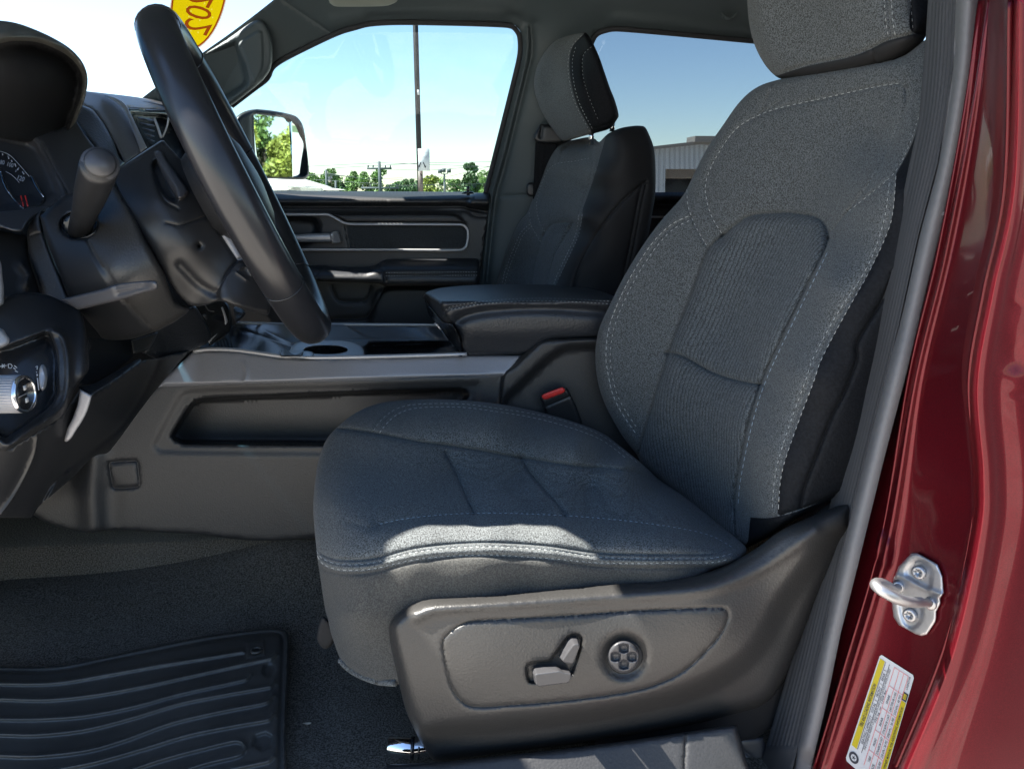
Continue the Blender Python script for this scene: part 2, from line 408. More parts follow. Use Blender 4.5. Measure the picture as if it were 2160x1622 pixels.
def rib(pts, w_, closed=False, step=6):
    """a strip of width w_ (picture pixels at 2160) along a line, as an outline"""
    c = crv(pts, False, step); e = np.gradient(c, axis=0); n = np.c_[-e[:, 1], e[:, 0]]/np.maximum(np.linalg.norm(e, axis=1, keepdims=True), 1e-9)
    ww = np.interp(np.linspace(0, 1, len(c)), np.linspace(0, 1, len(w_)), w_)[:, None] if not np.isscalar(w_) else w_
    return poly(*(c+n*ww/2).tolist(), *(c-n*ww/2)[::-1].tolist())

# ================================================================== the cab: shell, pillars, roof, glass
cab = thing('truck_cab', 'dark red pickup truck cab seen through its open driver doorway', 'truck', (0.6, 1.4, -1.0))
# near body pillar: flange, channel, outer edge, in glossy red
ridge1 = [(2082, 0), (2045, 260), (1992, 540), (1930, 800), (1872, 1145), (1790, 1430), (1725, 1640)]
ridge2 = [(2152, 0), (2142, 390), (2096, 620), (2064, 810), (2077, 1000), (2070, 1130), (2012, 1383), (1908, 1640)]
PIL = Cols([[(2108, -400), (2066, -40), (2057, 99), (2015, 340), (1985, 468), (1950, 606), (1911, 759), (1860, 967), (1809, 1175), (1768, 1337), (1738, 1484), (1695, 1670)],
            [(2134, -400), (2090, -60)]+ridge1+[(1716, 1670)], [(2170, -400), (2155, -60)]+ridge2+[(1895, 1670)], [(2470, -400), (2470, 1670)]],
           [(-1, .80), (0, .735), (1, .698), (1.5, .655), (2, .609), (2.25, .603), (3, .603), (4, .603)])
r1b = [(x+22, y) for x, y in ridge1]
pil_s = Surf(PIL, grooves=[(ridge1, 10, -.008), (ridge2, 17, -.014),
                           ([(x+36, y) for x, y in ridge2], 16, .006),
                           ([(2158, 640), (2148, 700), (2146, 780), (2160, 830)], 5, .006)],
             steps=[([(1862, 1135), (1882, 1150), (1878, 1190), (1866, 1198), (1856, 1170)], -.004, 8)])
ry = np.arange(-400, 1660, 7.0)
def xat(line): c_ = crv([(q[0], q[1]) for q in line], False, 4); return np.interp(ry, c_[:, 1], c_[:, 0])
edgeL = [(2108, -400), (2066, -40), (2057, 99), (2015, 340), (1985, 468), (1950, 606), (1911, 759), (1860, 967), (1809, 1175), (1768, 1337), (1738, 1484), (1699, 1660)]
XA = [xat(edgeL), xat([(2134, -400), (2090, -60)]+ridge1+[(1718, 1665)]), None, xat([(2170, -400), (2155, -60)]+ridge2+[(1900, 1665)]), np.full(len(ry), 2470.0)]
XA[2] = XA[1]*.5+XA[3]*.5; cols = []
for a_, b_ in zip(XA[:-1], XA[1:]):
    for k in range(16): cols.append(a_+(b_-a_)*k/16)
cols.append(XA[-1]); G2 = np.stack([np.stack(cols, 1), np.repeat(ry[:, None], len(cols), 1)], 2); nr, nc = G2.shape[:2]
Vp = pil_s.xyz(G2.reshape(-1, 2)); Vb = Vp+np.array([.004, .018, 0])
q = lambda a_, b_: a_*nc+b_
Fp = [(q(a_, b_), q(a_+1, b_), q(a_+1, b_+1), q(a_, b_+1)) for a_ in range(nr-1) for b_ in range(nc-1)]
g = Geo().add(np.concatenate([Vp, Vb]), Fp+[tuple(x+nr*nc for x in f)[::-1] for f in Fp])
g.build('door_pillar', M['paint'], cab)
# weather seal: ribbed rubber and the fatter grey lip beside it
sealL = [(1986, -400), (1960, -40), (1953, 74), (1938, 256), (1914, 365), (1884, 518), (1854, 641), (1825, 769), (1812, 820), (1766, 1003), (1746, 1084), (1726, 1185), (1695, 1287), (1655, 1439), (1596, 1640)]
sealM = [(2044, -400), (2018, -40), (2010, 148), (1978, 345), (1938, 493), (1895, 690), (1864, 810), (1812, 1018), (1771, 1185), (1726, 1388), (1668, 1640)]
sealR = [(2114, -400), (2072, -40), (2057, 99), (2027, 276), (1988, 468), (1953, 606), (1917, 759), (1903, 815), (1863, 967), (1812, 1175), (1771, 1337), (1741, 1484), (1704, 1640)]
def between(a, b, k):
    A = resamp(crv(a), 20); A = resamp(A, 1); B = resamp(crv(b), 1); n = 60
    ia = np.linspace(0, len(A)-1, n).astype(int); ib = np.linspace(0, len(B)-1, n).astype(int)
    return (A[ia]*(1-k)+B[ib]*k)
def cp(a, lo, hi): return [(x, y) for x, y in a.tolist()][::3]
SEAL = D((1986, -400, .79), (2114, -400, .715), (1953, 74, .79), (1825, 769, .79), (1596, 1640, .79), (2072, 0, .715), (1914, 759, .715), (1704, 1640, .715))
ribs = [(cp(between(sealL, sealM, k), 0, 1), 2.6, .0016) for k in (.14, .26, .38, .50, .62, .74, .86)]
g = Geo().relief(poly(*sealL, *sealM[::-1]), Surf(SEAL, grooves=ribs+[(cp(between(sealL, sealM, .5), 0, 1), 30, -.008)]), th=.02, step=9)
g.build('weather_seal', M['seal'], cab)
g = Geo().relief(poly(*sealM, *[(x+2, y) for x, y in sealR[::-1]]), Surf(D((2044, -400, .735), (2114, -400, .718), (2018, 0, .735), (1899, 690, .735), (1668, 1640, .735), (2072, 0, .718), (1914, 759, .718), (1704, 1640, .718)),
     grooves=[(cp(between(sealM, sealR, .5), 0, 1), 26, -.022), (sealM, 5, .02)]), th=.015, step=9)
g.build('seal_lip', M['seal2'], cab)

# ---- striker on the pillar
SP = D(*[(x, y, float(PIL([(x, y)])[0]*rays([(x, y)])[0][1])-.004) for x, y in ((1885, 1200), (1990, 1235), (1905, 1330))])
g = Geo().relief(poly((1922, 1167), (1935, 1166), (1978, 1190), (1988, 1215), (1991, 1250), (1983, 1262), (1984, 1272), (1975, 1290), (1975, 1303), (1973, 1312), (1955, 1338), (1943, 1341), (1931, 1337), (1896, 1318), (1884, 1300), (1880, 1262), (1884, 1222), (1895, 1195)),
     Surf(SP, rnd=(3, .002), steps=[([(1912, 1212), (1922, 1188), (1944, 1182), (1962, 1198), (1964, 1215), (1958, 1242)], .0025, 5), ([(1898, 1285), (1902, 1270), (1940, 1275), (1946, 1290), (1940, 1312), (1925, 1325), (1908, 1316)], .0025, 5)],
          grooves=[([(1889, 1212), (1985, 1255)], 6, -.002)]), th=.004, step=5)
strk = g.build('striker_plate', M['zinc'], cab)
ss = Surf(SP)
for c in ((1938, 1207), (1919, 1297)):
    P = ss.xyz([c], .001)[0]; nrm = np.array([-.80, -.55, .05]); g2 = Geo()
    g2.lathe(P, nrm, [(-.002, .0068), (.0012, .0068), (.0022, .0055), (.0022, .0030), (.0002, .0028)], n=20)
    for q in range(6):
        a = np.cross(nrm, [0, 0, 1]); a /= np.linalg.norm(a); b = np.cross(nrm, a); e = math.cos(q*math.pi/3)*a+math.sin(q*math.pi/3)*b
        g2.tube([P+nrm*.0024+e*.0018, P+nrm*.0026+e*.0042], .0005, n=5)
    g2.build('screw', M['zinc2'], strk)
pa, pb = ss.xyz([(1896, 1236)])[0], ss.xyz([(1964, 1272)])[0]
o = np.array([-.030, -.030, .002])
arm = [pa, pa+o*.35, at(1868, 1232, .615), at(1846, 1228, .600), at(1848, 1238, .590), at(1874, 1254, .585), at(1900, 1266, .592), at(1920, 1270, .605), at(1940, 1270, .622), pb]
cc = [np.array(p) for p in arm]; fine = []
for i in range(len(cc)-1):
    for k in range(4): fine.append(cc[i]*(1-k/4)+cc[i+1]*k/4)
fine.append(cc[-1]); fine = [sum(fine[max(0, i-2):i+3])/len(fine[max(0, i-2):i+3]) for i in range(len(fine))]
g = Geo().tube(fine, [.0042]*6+[.0050]*(len(fine)-10)+[.0042]*4, n=12)
g.lathe(pa, o, [(-.002, .0065), (.003, .006), (.004, .0045)], n=16); g.lathe(pb, (-.7, -.6, 0), [(-.002, .0065), (.003, .006), (.004, .0045)], n=16)
g.build('striker_loop', M['zinc2'], strk)

# ---- tyre label on the pillar: natural label coordinates (a along the text, b towards the bottom of the text)
A_, B_, C_, D_ = [np.array(q, float) for q in ((1857, 1379), (1929, 1425), (1858, 1668), (1783, 1602))]
def lab(q):
    q = np.asarray(q, float).reshape(-1, 2); a, b = q[:, :1], q[:, 1:]
    bow = np.c_[np.sin(a*math.pi)*-5, np.sin(a*math.pi)*3]
    return (D_*(1-a)+A_*a)*(1-b)+(C_*(1-a)+B_*a)*b-bow*0
LS = Surf(lambda p: pil_s.t(p)-.0012)
def labquad(g, a0, b0, a1, b1, m, lift=.0002):
    n = 6; V = LS.xyz(lab([(a0+(a1-a0)*i/n, b) for b in (b0, b1) for i in range(n+1)]), lift)
    g.add(V, [(i, i+1, n+2+i, n+1+i) for i in range(n)], m)
g = Geo()
cor = lambda x, y, r_: [(x+r_*math.cos(t), y+r_*2*math.sin(t)) for t in np.linspace(0, math.pi/2, 4)]
ol = [(.02, 0), (.98, 0), (1, .04), (1, .96), (.98, 1), (.02, 1), (0, .96), (0, .04)]
g.relief(poly(*lab(ol).tolist()), LS, th=.0006, step=14, m=0)
labquad(g, .15, .03, .965, .17, 1, .0004); labquad(g, .10, .86, .76, .985, 1, .0004); labquad(g, .765, .84, .835, .985, 2, .0004)
for b in (.185, .30): labquad(g, .155, b, .965, b+.012, 2, .0005)
for b in (.44, .585, .715, .845): labquad(g, .08, b, .965, b+.012, 3, .0005)
for a in (.22, .40, .60, .80, .965): labquad(g, a, .44, a+.004, .85, 3, .0005)
def labtext(s_, a, b, h, m, wmax, bold=.0):
    V, Fc = text2d(s_, 1.0, bold=bold)
    if not len(V): return
    w_ = V[:, 0].max(); k = wmax/w_
    q = np.c_[a+V[:, 0]*k, b-V[:, 1]*h/.72]; g.add(LS.xyz(lab(q), .0007), Fc, m)
labtext('TIRE AND LOADING INFORMATION', .34, .145, .085, 2, .40, .01)
labtext('SEATING CAPACITY   TOTAL  5   FRONT  2   REAR  3', .22, .285, .07, 2, .68)
labtext('THE COMBINED WEIGHT OF OCCUPANTS AND CARGO SHOULD NEVER EXCEED', .19, .375, .055, 2, .74)
labtext('775 kg  or  1709 lbs', .45, .43, .05, 2, .3)
for i, (c1, c2, c3) in enumerate((('TIRE', 'SIZE', 'PRESSURE'), ('FRONT', '275/65R18 116T', '250 kPa / 36 PSI'), ('REAR', '275/65R18 116T', '250 kPa / 36 PSI'), ('SPARE', '245/70R18 110S', '310 kPa / 45 PSI'))):
    a = (.09, .235, .415, .615)[i]; ww = (.11, .15, .17, .17)[i]
    labtext(c1, a+.04, .56, .06, 2, ww*.45); labtext(c2, a, .69, .06, 2, ww*(.5 if i == 0 else 1)); labtext(c3, a, .82, .06, 2, ww)
labtext('LN2N7194', .86, .93, .06, 2, .11); labtext('SEE OWNER MANUAL FOR ADDITIONAL INFORMATION', .13, .955, .06, 2, .58, .008)
labquad(g, .778, .875, .822, .95, 1, .0006); labtext('lii', .785, .94, .05, 2, .03)
q = [(.07+.045*math.cos(t), .17+.13*math.sin(t)) for t in np.linspace(0, 2*math.pi, 24, endpoint=False)]; g.add(LS.xyz(lab(q), .0006), [list(range(24))], 2)
q = [(.07+.026*math.cos(t), .17+.075*math.sin(t)) for t in np.linspace(0, 2*math.pi, 24, endpoint=False)]; g.add(LS.xyz(lab(q), .0008), [list(range(24))], 0)
for k in range(5):
    t = k*2*math.pi/5; q = [(.07+.006*math.cos(t+1.57), .17+.018*math.sin(t+1.57)), (.07+.024*math.cos(t), .17+.07*math.sin(t)), (.07-.006*math.cos(t+1.57), .17-.018*math.sin(t+1.57))]
    g.add(LS.xyz(lab(q), .001), [[0, 1, 2]], 2)
lb = g.build('tyre_label', [M['white'], M['yellow'], M['black_ink'], M['red_ink']], cab, smooth_=False); lb['label'] = 'white and yellow tyre pressure label'

# ---- far side: roof rail, windshield pillar, middle pillar, with the two window openings
FR = D((255, 245, 1.98), (419, 118, 1.91), (578, 0, 1.85), (702, 72, 1.89), (700, -120, 1.70), (1100, 45, 1.93), (1100, -120, 1.68), (1600, 70, 1.93), (1800, -120, 1.68), (1800, 90, 1.93),
       (480, 420, 2.05), (1030, 405, 2.03), (1120, 405, 2.00), (1250, 405, 2.03), (1800, 405, 2.05), (1000, 640, 2.05), (1120, 640, 2.00), (1800, 640, 2.05), (1130, 200, 1.95), (1200, 200, 1.95))
win1 = [(488, 225, 1), (536, 186), (561, 166), (572, 142), (602, 121), (702, 72), (747, 57), (790, 47), (880, 44), (1073, 50), (1094, 62), (1102, 87), (1097, 133), (1027, 411, 1), (466, 411, 1)]
win2 = [(1190, 409, 1), (1206, 290), (1236, 120), (1248, 84), (1256, 70), (1270, 64), (1307, 59), (1583, 84), (1800, 106, 1), (1800, 409, 1)]
frs = Surf(FR, grooves=[([(590, -4), (640, 30), (704, 74)], 2.2, .004), ([(1120, 60), (1122, 110), (1108, 175), (1066, 345), (1045, 425), (1026, 600)], 5, .012), ([(1113, 60), (1112, 110), (1099, 175), (1056, 345), (1036, 425), (1018, 600)], 5, -.010),
                        ([(1052, 414), (1115, 411)], 2, .003), ([(1130, 48), (1112, 52), (1090, 34), (1000, 25), (900, 24), (780, 33)], 9, .006),
                        ([(700, 46), (790, 28), (900, 20), (1060, 26)], 14, -.008), ([(1300, 40), (1583, 64), (1800, 84)], 12, -.008)])
g = Geo().relief([(236, 262, 1), (300, 207), (419, 118), (480, 75), (536, 33), (578, 0), (655, -60), (720, -120, 1), (1800, -120, 1), (1800, 640, 1), (1000, 640, 1), (1012, 430, 1), (466, 430, 1), (400, 300, 1), (300, 290, 1)],
     frs, th=.04, step=10, holes=[win1, win2])
g.build('pillar_trim', M['pillar'], cab)
# window seals round the two openings
g = Geo(); so_ = lambda pts, r_, l=.005: g.tube(line3(pts, Surf(FR), l, 8), r_, n=8, cap=True)
so_([(489, 224), (536, 188), (564, 166), (575, 143), (605, 122), (703, 74), (748, 59), (790, 50), (880, 48), (1070, 54), (1090, 66), (1097, 88), (1093, 133), (1024, 408)], .006)
so_([(1238, 120), (1250, 86), (1258, 74), (1271, 67), (1307, 62), (1583, 87), (1790, 108)], .006)
g.build('window_seal', M['seal'], cab)
# grab handle housing on the windshield pillar
gh = Surf(D((419, 118, 1.90), (560, 60, 1.86), (574, 142, 1.88), (480, 230, 1.93)), rnd=(9, .02),
          steps=[([(420, 126, 1), (497, 93, 1), (503, 112), (514, 138), (520, 163), (518, 177), (505, 187), (470, 210, 1), (440, 180, 1)], .035, 8),
                 ([(498, 98), (545, 66), (552, 70), (554, 125), (550, 152), (537, 176), (528, 160), (508, 110)], -.006, 4)], grooves=[([(507, 99), (520, 135), (535, 174)], 2, .003)])
g = Geo().relief([(405, 132, 1), (430, 114), (480, 82), (536, 44), (558, 48), (572, 80), (575, 115), (572, 142), (562, 161), (544, 180), (489, 223), (470, 236, 1), (440, 215), (415, 160)], gh, th=.02, step=6)
g.build('grab_handle', M['pillar'], cab)
# coat hook on the roof rail
g = Geo(); hk = Surf(FR)
g.relief([(1526, 12), (1540, 6), (1556, 12), (1560, 26), (1550, 40), (1530, 38), (1521, 26)], Surf(D((1540, 20, 1.90), (1560, 40, 1.90), (1520, 10, 1.89)), rnd=(4, .006)), th=.01, step=4)
g.tube(line3([(1524, 34), (1532, 40), (1545, 38), (1553, 28), (1550, 14)], Surf(Plane(1.885)), 0, 4), .004, n=8)
g.build('coat_hook', M['headliner'], cab)

# shell boxes that close the cab (roof, rear wall, floor pan, front, sill): the photograph only sees their light and shade
g = Geo()
RO = [(-.95, .60), (-.72, .60), (-.715, .76), (-.695, .785), (-.64, .803), (-.51, .803), (-.47, .797), (-.445, .78), (-.44, .64), (-.35, .612), (.2, .606), (1.75, .60), (1.75, 2.06), (-.10, 2.04), (-.44, 2.01), (-.45, 1.88), (-.70, 1.86), (-.95, 1.86)]  # roof edge notched and header pushed forward to shape the sun patches
n = len(RO); g.add([(x, y, .47) for x, y in RO]+[(x, y, .52) for x, y in RO], [list(range(n))[::-1], list(range(n, 2*n))]+[(i, (i+1) % n, n+(i+1) % n, n+i) for i in range(n)])
XH = -.95
g.build('roof', [M['headliner']], cab, smooth_=False)
g = Geo(); g.tube([(XH+.02, .615, .47), (-1.12, .615, .24), (-1.28, .615, .02)], .035, n=8); g.build('windshield_pillar', M['paint'], cab)
g = Geo(); g.box((1.75, .62, -.9), (1.80, 2.1, .54)); g.box((.575, .605, -.72), (1.75, .66, .45)); g.box((1.0, 2.09, -.75), (1.78, 2.13, 0)); g.build('rear_wall', M['paint'], cab)
g = Geo(); g.box((-1.30, .58, -.86), (1.78, 2.12, -.78)); g.box((-1.30, .60, -1.02), (1.78, .645, -.70)); g.build('floor_pan', M['paint'], cab)
g = Geo(); g.box((-1.34, .62, -.80), (-1.30, 2.1, .05)); g.box((-1.34, 2.09, -.80), (1.0, 2.13, -.06)); g.build('firewall', M['blackm'], cab)
# bonnet ahead of the windshield
g = Geo(); V = [(x, y, z) for x, z in ((-1.34, .02), (-1.8, .0), (-2.25, -.06), (-2.32, -.5)) for y in (.66, 1.0, 1.38, 1.76, 2.1)]
V = [(x, y, z+(.03 if .9 < y < 1.9 else 0)) for x, y, z in V]; g.add(V, [(i*5+j, i*5+j+1, (i+1)*5+j+1, (i+1)*5+j) for i in range(3) for j in range(4)])
g.box((-2.3, .62, -.6), (-1.34, .66, -.02)); g.build('bonnet', M['paint'], cab)
# windshield: pane from the roof header down to the cowl
WP, WN = (XH, 1.3, .49), (-.47, 0, .82)
g = Geo(); V = [(XH-.01, .62, .50), (XH-.01, 1.92, .50), (-1.75, 2.02, .0), (-1.75, .62, .0)]
g.add(V+[(x-.003, y, z+.004) for x, y, z in V], [(0, 1, 2, 3), (7, 6, 5, 4)]); g.build('windshield', M['windshield_glass'], cab, smooth_=False)
g = Geo().relief(win1, Surf(D((480, 225, 2.03), (1073, 50, 1.99), (1027, 405, 2.09))), th=.004, step=60); g.build('side_window', M['glass'], cab)
g = Geo().relief(win2, Surf(D((1206, 290, 2.06), (1583, 84, 2.0), (1600, 409, 2.09))), th=.004, step=60); wn = g.build('rear_window', M['tint'], cab); wn['label'] = 'darker tinted rear side window'

# oval year sticker on the windshield (seen from behind, so its lettering is mirrored)
wpl = NPlane((XH-.004, 1.3, .497), np.cross(np.array(V[1])-np.array(V[0]), np.array(V[3])-np.array(V[0])))
st = Surf(wpl); g = Geo()
ctr, a1, b1, ang = np.array([420., -6.]), 116, 58, R(-77)
def ell(sa, n=40):
    t = np.linspace(0, 2*math.pi, n, endpoint=False); x, y = a1*sa[0]*np.cos(t), b1*sa[1]*np.sin(t)
    return np.c_[ctr[0]+x*math.cos(ang)-y*math.sin(ang), ctr[1]+x*math.sin(ang)+y*math.cos(ang)]
g.relief(poly(*ell((1, 1)).tolist()), st, th=.001, step=20, m=0)
for sa, m_, l in (((.975, .955), 1, .001), ((.94, .89), 2, .0016)):
    P = st.xyz(ell(sa), l); g.add(P, [list(range(40))[::-1]], m_)
def sticktext(s_, cx, cy, hgt, ang_, m_, flip=True, sx=1.0):
    V_, F_ = text2d(s_, 1.0, shear=.25)
    c0 = (V_.max(0)+V_.min(0))/2; q = (V_-c0)*hgt/.72; q[:, 0] *= -sx if flip else sx; q[:, 1] *= -1
    x = cx+q[:, 0]*math.cos(ang_)-q[:, 1]*math.sin(ang_); y = cy+q[:, 0]*math.sin(ang_)+q[:, 1]*math.cos(ang_)
    g.add(st.xyz(np.c_[x, y], .0022), F_, m_)
sticktext('2', 417, 54, 56, R(-62), 1, True, .8); sticktext('0', 419, 27, 56, R(-62), 1, True, .78); sticktext('2', 422, -4, 56, R(-62), 1, True, .8); sticktext('1', 424, -34, 56, R(-62), 1, True, .8)
for q in range(14):
    x, y = 375+rng.random()*92, 5+rng.random()*70
    if inside(np.array([[x, y]]), ell((.9, .82)))[0]: g.add(st.xyz([(x+1.6*math.cos(t), y+1.9*math.sin(t)) for t in np.linspace(0, 6.283, 8, endpoint=False)], .002), [list(range(8))], 3)
stk = g.build('year_sticker', [mat('sticker_white', (.35, .33, .3), 1, spec=0), mat('sticker_brown', (.15, .032, .003), 1, spec=0), mat('sticker_yellow', (.36, .30, .002), 1, spec=0), mat('sticker_pale_yellow', (.42, .38, .05), 1, spec=0)], None, smooth_=False)
tag(stk, 'yellow oval price-year sticker on the windshield above the steering wheel', 'sticker')

# sun visor edge at the roof
g = Geo().relief([(690, -60), (693, 0), (700, 11), (713, 15), (807, 14), (828, 9), (840, -2), (846, -60)], Surf(D((700, 10, 1.60), (840, 10, 1.60), (760, -50, 1.5)), rnd=(6, .01)), th=.012, step=6)
vz = g.build('sun_visor', mat('visor_cloth', (.30, .33, .28), .8, bump=('noise', 500, .3, .0005)), None); tag(vz, 'pale grey sun visor folded against the roof above the far window', 'sun visor')

# ================================================================== passenger door inner panel
pd = thing('passenger_door', 'far front door panel in black with silver trim outline and padded armrest', 'door', (0, 2.05, -.7))
DP = Rows([(398, 2.09), (404, 2.065), (411, 2.025), (419, 1.998), (427, 1.988), (432, 1.990), (437, 2.012), (445, 2.015), (540, 2.01), (720, 2.0)])
dps = Surf(DP, grooves=[([(466, 434), (900, 434), (975, 434), (1000, 441), (1032, 446)], 4.5, .02),
                        ([(466, 443), (975, 443), (1003, 455), (1028, 456)], 4, .004), ([(729, 478), (738, 524)], 1.8, .003),
                        ([(699, 604), (703, 617), (717, 635), (768, 635), (781, 617), (785, 604)], 1.8, .003), ([(810, 609), (778, 666), (759, 672), (650, 674)], 2.2, .005)],
           steps=[([(985, 436, 1), (990, 425), (1000, 410), (1010, 404), (1034, 404, 1), (1034, 448, 1)], -.02, 5),
                  ([(604, 463), (650, 463), (668, 470), (668, 492), (640, 515), (604, 515)], .025, 8),
                  ([(700, 452, 1), (955, 453), (981, 471, 1), (732, 470, 1)], -.008, 4), ([(815, 610), (1010, 612, 1), (1010, 720, 1), (770, 720, 1), (785, 668)], -.012, 8)])
g = Geo().relief([(466, 402, 1), (970, 405, 1), (985, 407, 1), (1033, 407, 1), (1030, 446), (1021, 516), (1011, 599), (1002, 720, 1), (466, 720, 1)], dps, th=.03, step=8,
     regions=[([(731, 476, 1), (975, 477), (983, 484), (984, 512), (975, 522), (738, 523, 1)], 1)])
g.build('door_panel', [M['plastic'], mat('door_insert_cloth', (.035, .04, .043), .9, bump=('noise', 400, .4, .0006), var=(400, .2))], pd)
g = Geo().relief(rib([(560, 453), (640, 453), (688, 453), (699, 456), (716, 465), (732, 472), (800, 473), (972, 474), (983, 480), (987, 492), (985, 515), (977, 526), (960, 528), (800, 527.5), (560, 527)], 5.5), Surf(D((560, 450, 1.995), (985, 450, 1.995), (700, 530, 1.99))), th=.006, step=5)
g.build('trim_outline', M['silver'], pd)
g = Geo().relief([(612, 495, 1), (696, 492), (701, 500), (700, 511), (612, 511, 1)], Surf(D((612, 493, 1.975), (700, 493, 1.975), (650, 511, 1.975)), rnd=(5, .012)), th=.01, step=4)
g.relief([(697, 493), (708, 488), (713, 489), (719, 503), (719, 512), (714, 514), (700, 512)], Surf(D((700, 490, 1.982), (720, 490, 1.995), (700, 511, 1.98)), rnd=(3, .004)), th=.01, step=4)
g.build('door_handle', M['silver'], pd)
ARM = Rows([(543, 2.0), (549, 1.97), (556, 1.935), (564, 1.91), (572, 1.90), (598, 1.895), (606, 1.90)], shift=([770, 812], [-12, 0]))
as_ = Surf(ARM, rnd=(7, .02), grooves=[([(671, 592), (673, 575), (688, 562)], 2, .004), ([(812, 602), (811, 573), (800, 565), (789, 563)], 2.2, .006), ([(814, 579), (1008, 578)], 2.2, .003)])
g = Geo().relief([(600, 562, 1), (688, 560), (699, 564), (775, 564), (790, 561), (805, 552), (822, 547), (942, 545), (1003, 545), (1011, 552), (1010, 603, 1), (815, 603), (800, 598), (640, 592), (600, 590, 1)], as_, th=.08, step=6)
g.stitch([(814, 575.5), (1008, 574)], as_, 1, 3.6, 2, 1.4); g.stitch([(814, 582), (1008, 581)], as_, 1, 3.6, 2, 1.4)
g.build('armrest', [M['vinyl_top'], M['thread']], pd)
g = Geo().lathe(at(987.5, 404, 2.01), (0, 0, 1), [(-.01, .004), (.010, .004), (.012, .003)], n=12); g.lathe(at(987, 406, 2.0), (0, 0, 1), [(-.004, .016), (.001, .014), (.002, .009)], n=20)
g.build('lock_knob', M['black'], pd)
rd = thing('rear_door', 'strip of rear door panel behind the front seats under the tinted window', 'door', (.8, 2.05, -.7))
RDS = Surf(D((1190, 400, 2.03), (1800, 400, 2.03), (1190, 640, 2.0), (1800, 640, 2.0)), grooves=[([(1190, 418), (1800, 418)], 9, -.02), ([(1190, 432), (1800, 432)], 5, .02)])
g = Geo().relief(poly((1190, 406), (1800, 406), (1800, 640), (1190, 640)), RDS, th=.03, step=10); g.build('door_panel', M['plastic'], rd)
g = Geo().relief(rib([(1200, 458), (1800, 458)], 4), Surf(Plane(1.985)), th=.005, step=8); g.build('trim_outline', M['silver'], rd)

# seat belt on the far pillar
sb = thing('seat_belt', 'black seat belt hanging from the far middle pillar beside the passenger headrest', 'seat belt', (.25, 1.9, .1))
g = Geo().relief([(1130, 296, 1), (1176, 296, 1), (1160, 420, 1), (1124, 420, 1)], Surf(D((1130, 290, 1.92), (1176, 290, 1.92), (1140, 410, 1.93)), grooves=[([(1140, 300), (1136, 420)], 2, .001), ([(1152, 300), (1146, 420)], 2, .001)]), th=.003, step=6); g.build('webbing', M['vinyl'], sb)
g = Geo().relief([(1125, 288), (1135, 270), (1142, 262), (1185, 270), (1190, 300), (1150, 304), (1130, 300)], Surf(Plane(1.90), rnd=(6, .012), grooves=[([(1143, 266), (1140, 290)], 3, .004)]), th=.02, step=5); g.build('belt_guide', M['plastic_dk'], sb)
g = Geo().relief([(1110, 392), (1116, 386), (1128, 388), (1130, 414), (1112, 412)], Surf(Plane(1.935), rnd=(4, .008)), th=.02, step=4); g.build('belt_anchor', M['plastic_dk'], sb)

# floor of the cab
FL = D((0, 1000, -.72, 'z'), (600, 1130, -.60, 'z'), (300, 1250, -.655, 'z'), (0, 1250, -.66, 'z'), (600, 1250, -.65, 'z'), (0, 1420, -.675, 'z'), (600, 1330, -.67, 'z'), (0, 1680, -.68, 'z'), (600, 1680, -.68, 'z'), (900, 1680, -.68, 'z'), (900, 1400, -.675, 'z'), (1800, 1680, -.69, 'z'), (1800, 1200, -.69, 'z'), lam=.02)
g = Geo(); fs = Surf(FL, grooves=[([(610, 1345), (690, 1560), (700, 1680)], 30, .004)])
g.relief(poly((-80, 1040), (60, 1060), (680, 1090), (900, 1150), (1850, 1180), (1850, 1700), (-80, 1700)), fs, th=.03, step=18)
g.box((-1.30, .66, -.775), (1.75, 2.08, -.735)); g.box((-1.29, 1.3, -.735), (1.7, 1.8, -.60))
fl = g.build('carpet_floor', M['carpet'], None); tag(fl, 'black carpet covering the floor of the cab', 'carpet'); fl['kind'] = 'structure'; fl.name = 'floor'
# rubber mat
c = lambda *p: list(p)
MT = D((-60, 1404, -.655, 'z'), (600, 1330, -.652, 'z'), (600, 1690, -.662, 'z'), (-60, 1690, -.662, 'z'), (250, 1380, -.650, 'z'))
ridges = [[(-60, 1440), (0, 1440), (67, 1441), (134, 1437), (234, 1420), (334, 1402), (434, 1386), (512, 1373)],
 [(-60, 1471), (0, 1472), (100, 1474), (200, 1464), (300, 1446), (400, 1424), (500, 1402), (572, 1386), (582, 1377)],
 [(-60, 1514), (0, 1515), (80, 1515), (180, 1508), (280, 1489), (380, 1462), (480, 1440), (520, 1430), (528, 1420)],
 [(-60, 1546), (0, 1547), (80, 1548), (180, 1537), (280, 1512), (380, 1482), (480, 1462), (570, 1446), (578, 1436)],
 [(-60, 1590), (0, 1592), (80, 1593), (180, 1582), (260, 1560), (360, 1524), (460, 1500), (560, 1480), (576, 1466)],
 [(40, 1640), (120, 1622), (200, 1606), (300, 1578), (400, 1548), (500, 1528), (566, 1516), (577, 1504)],
 [(200, 1650), (330, 1604), (440, 1574), (500, 1561), (516, 1572), (508, 1590), (430, 1610), (340, 1640)],
 [(380, 1660), (440, 1632), (566, 1604), (576, 1594)]]
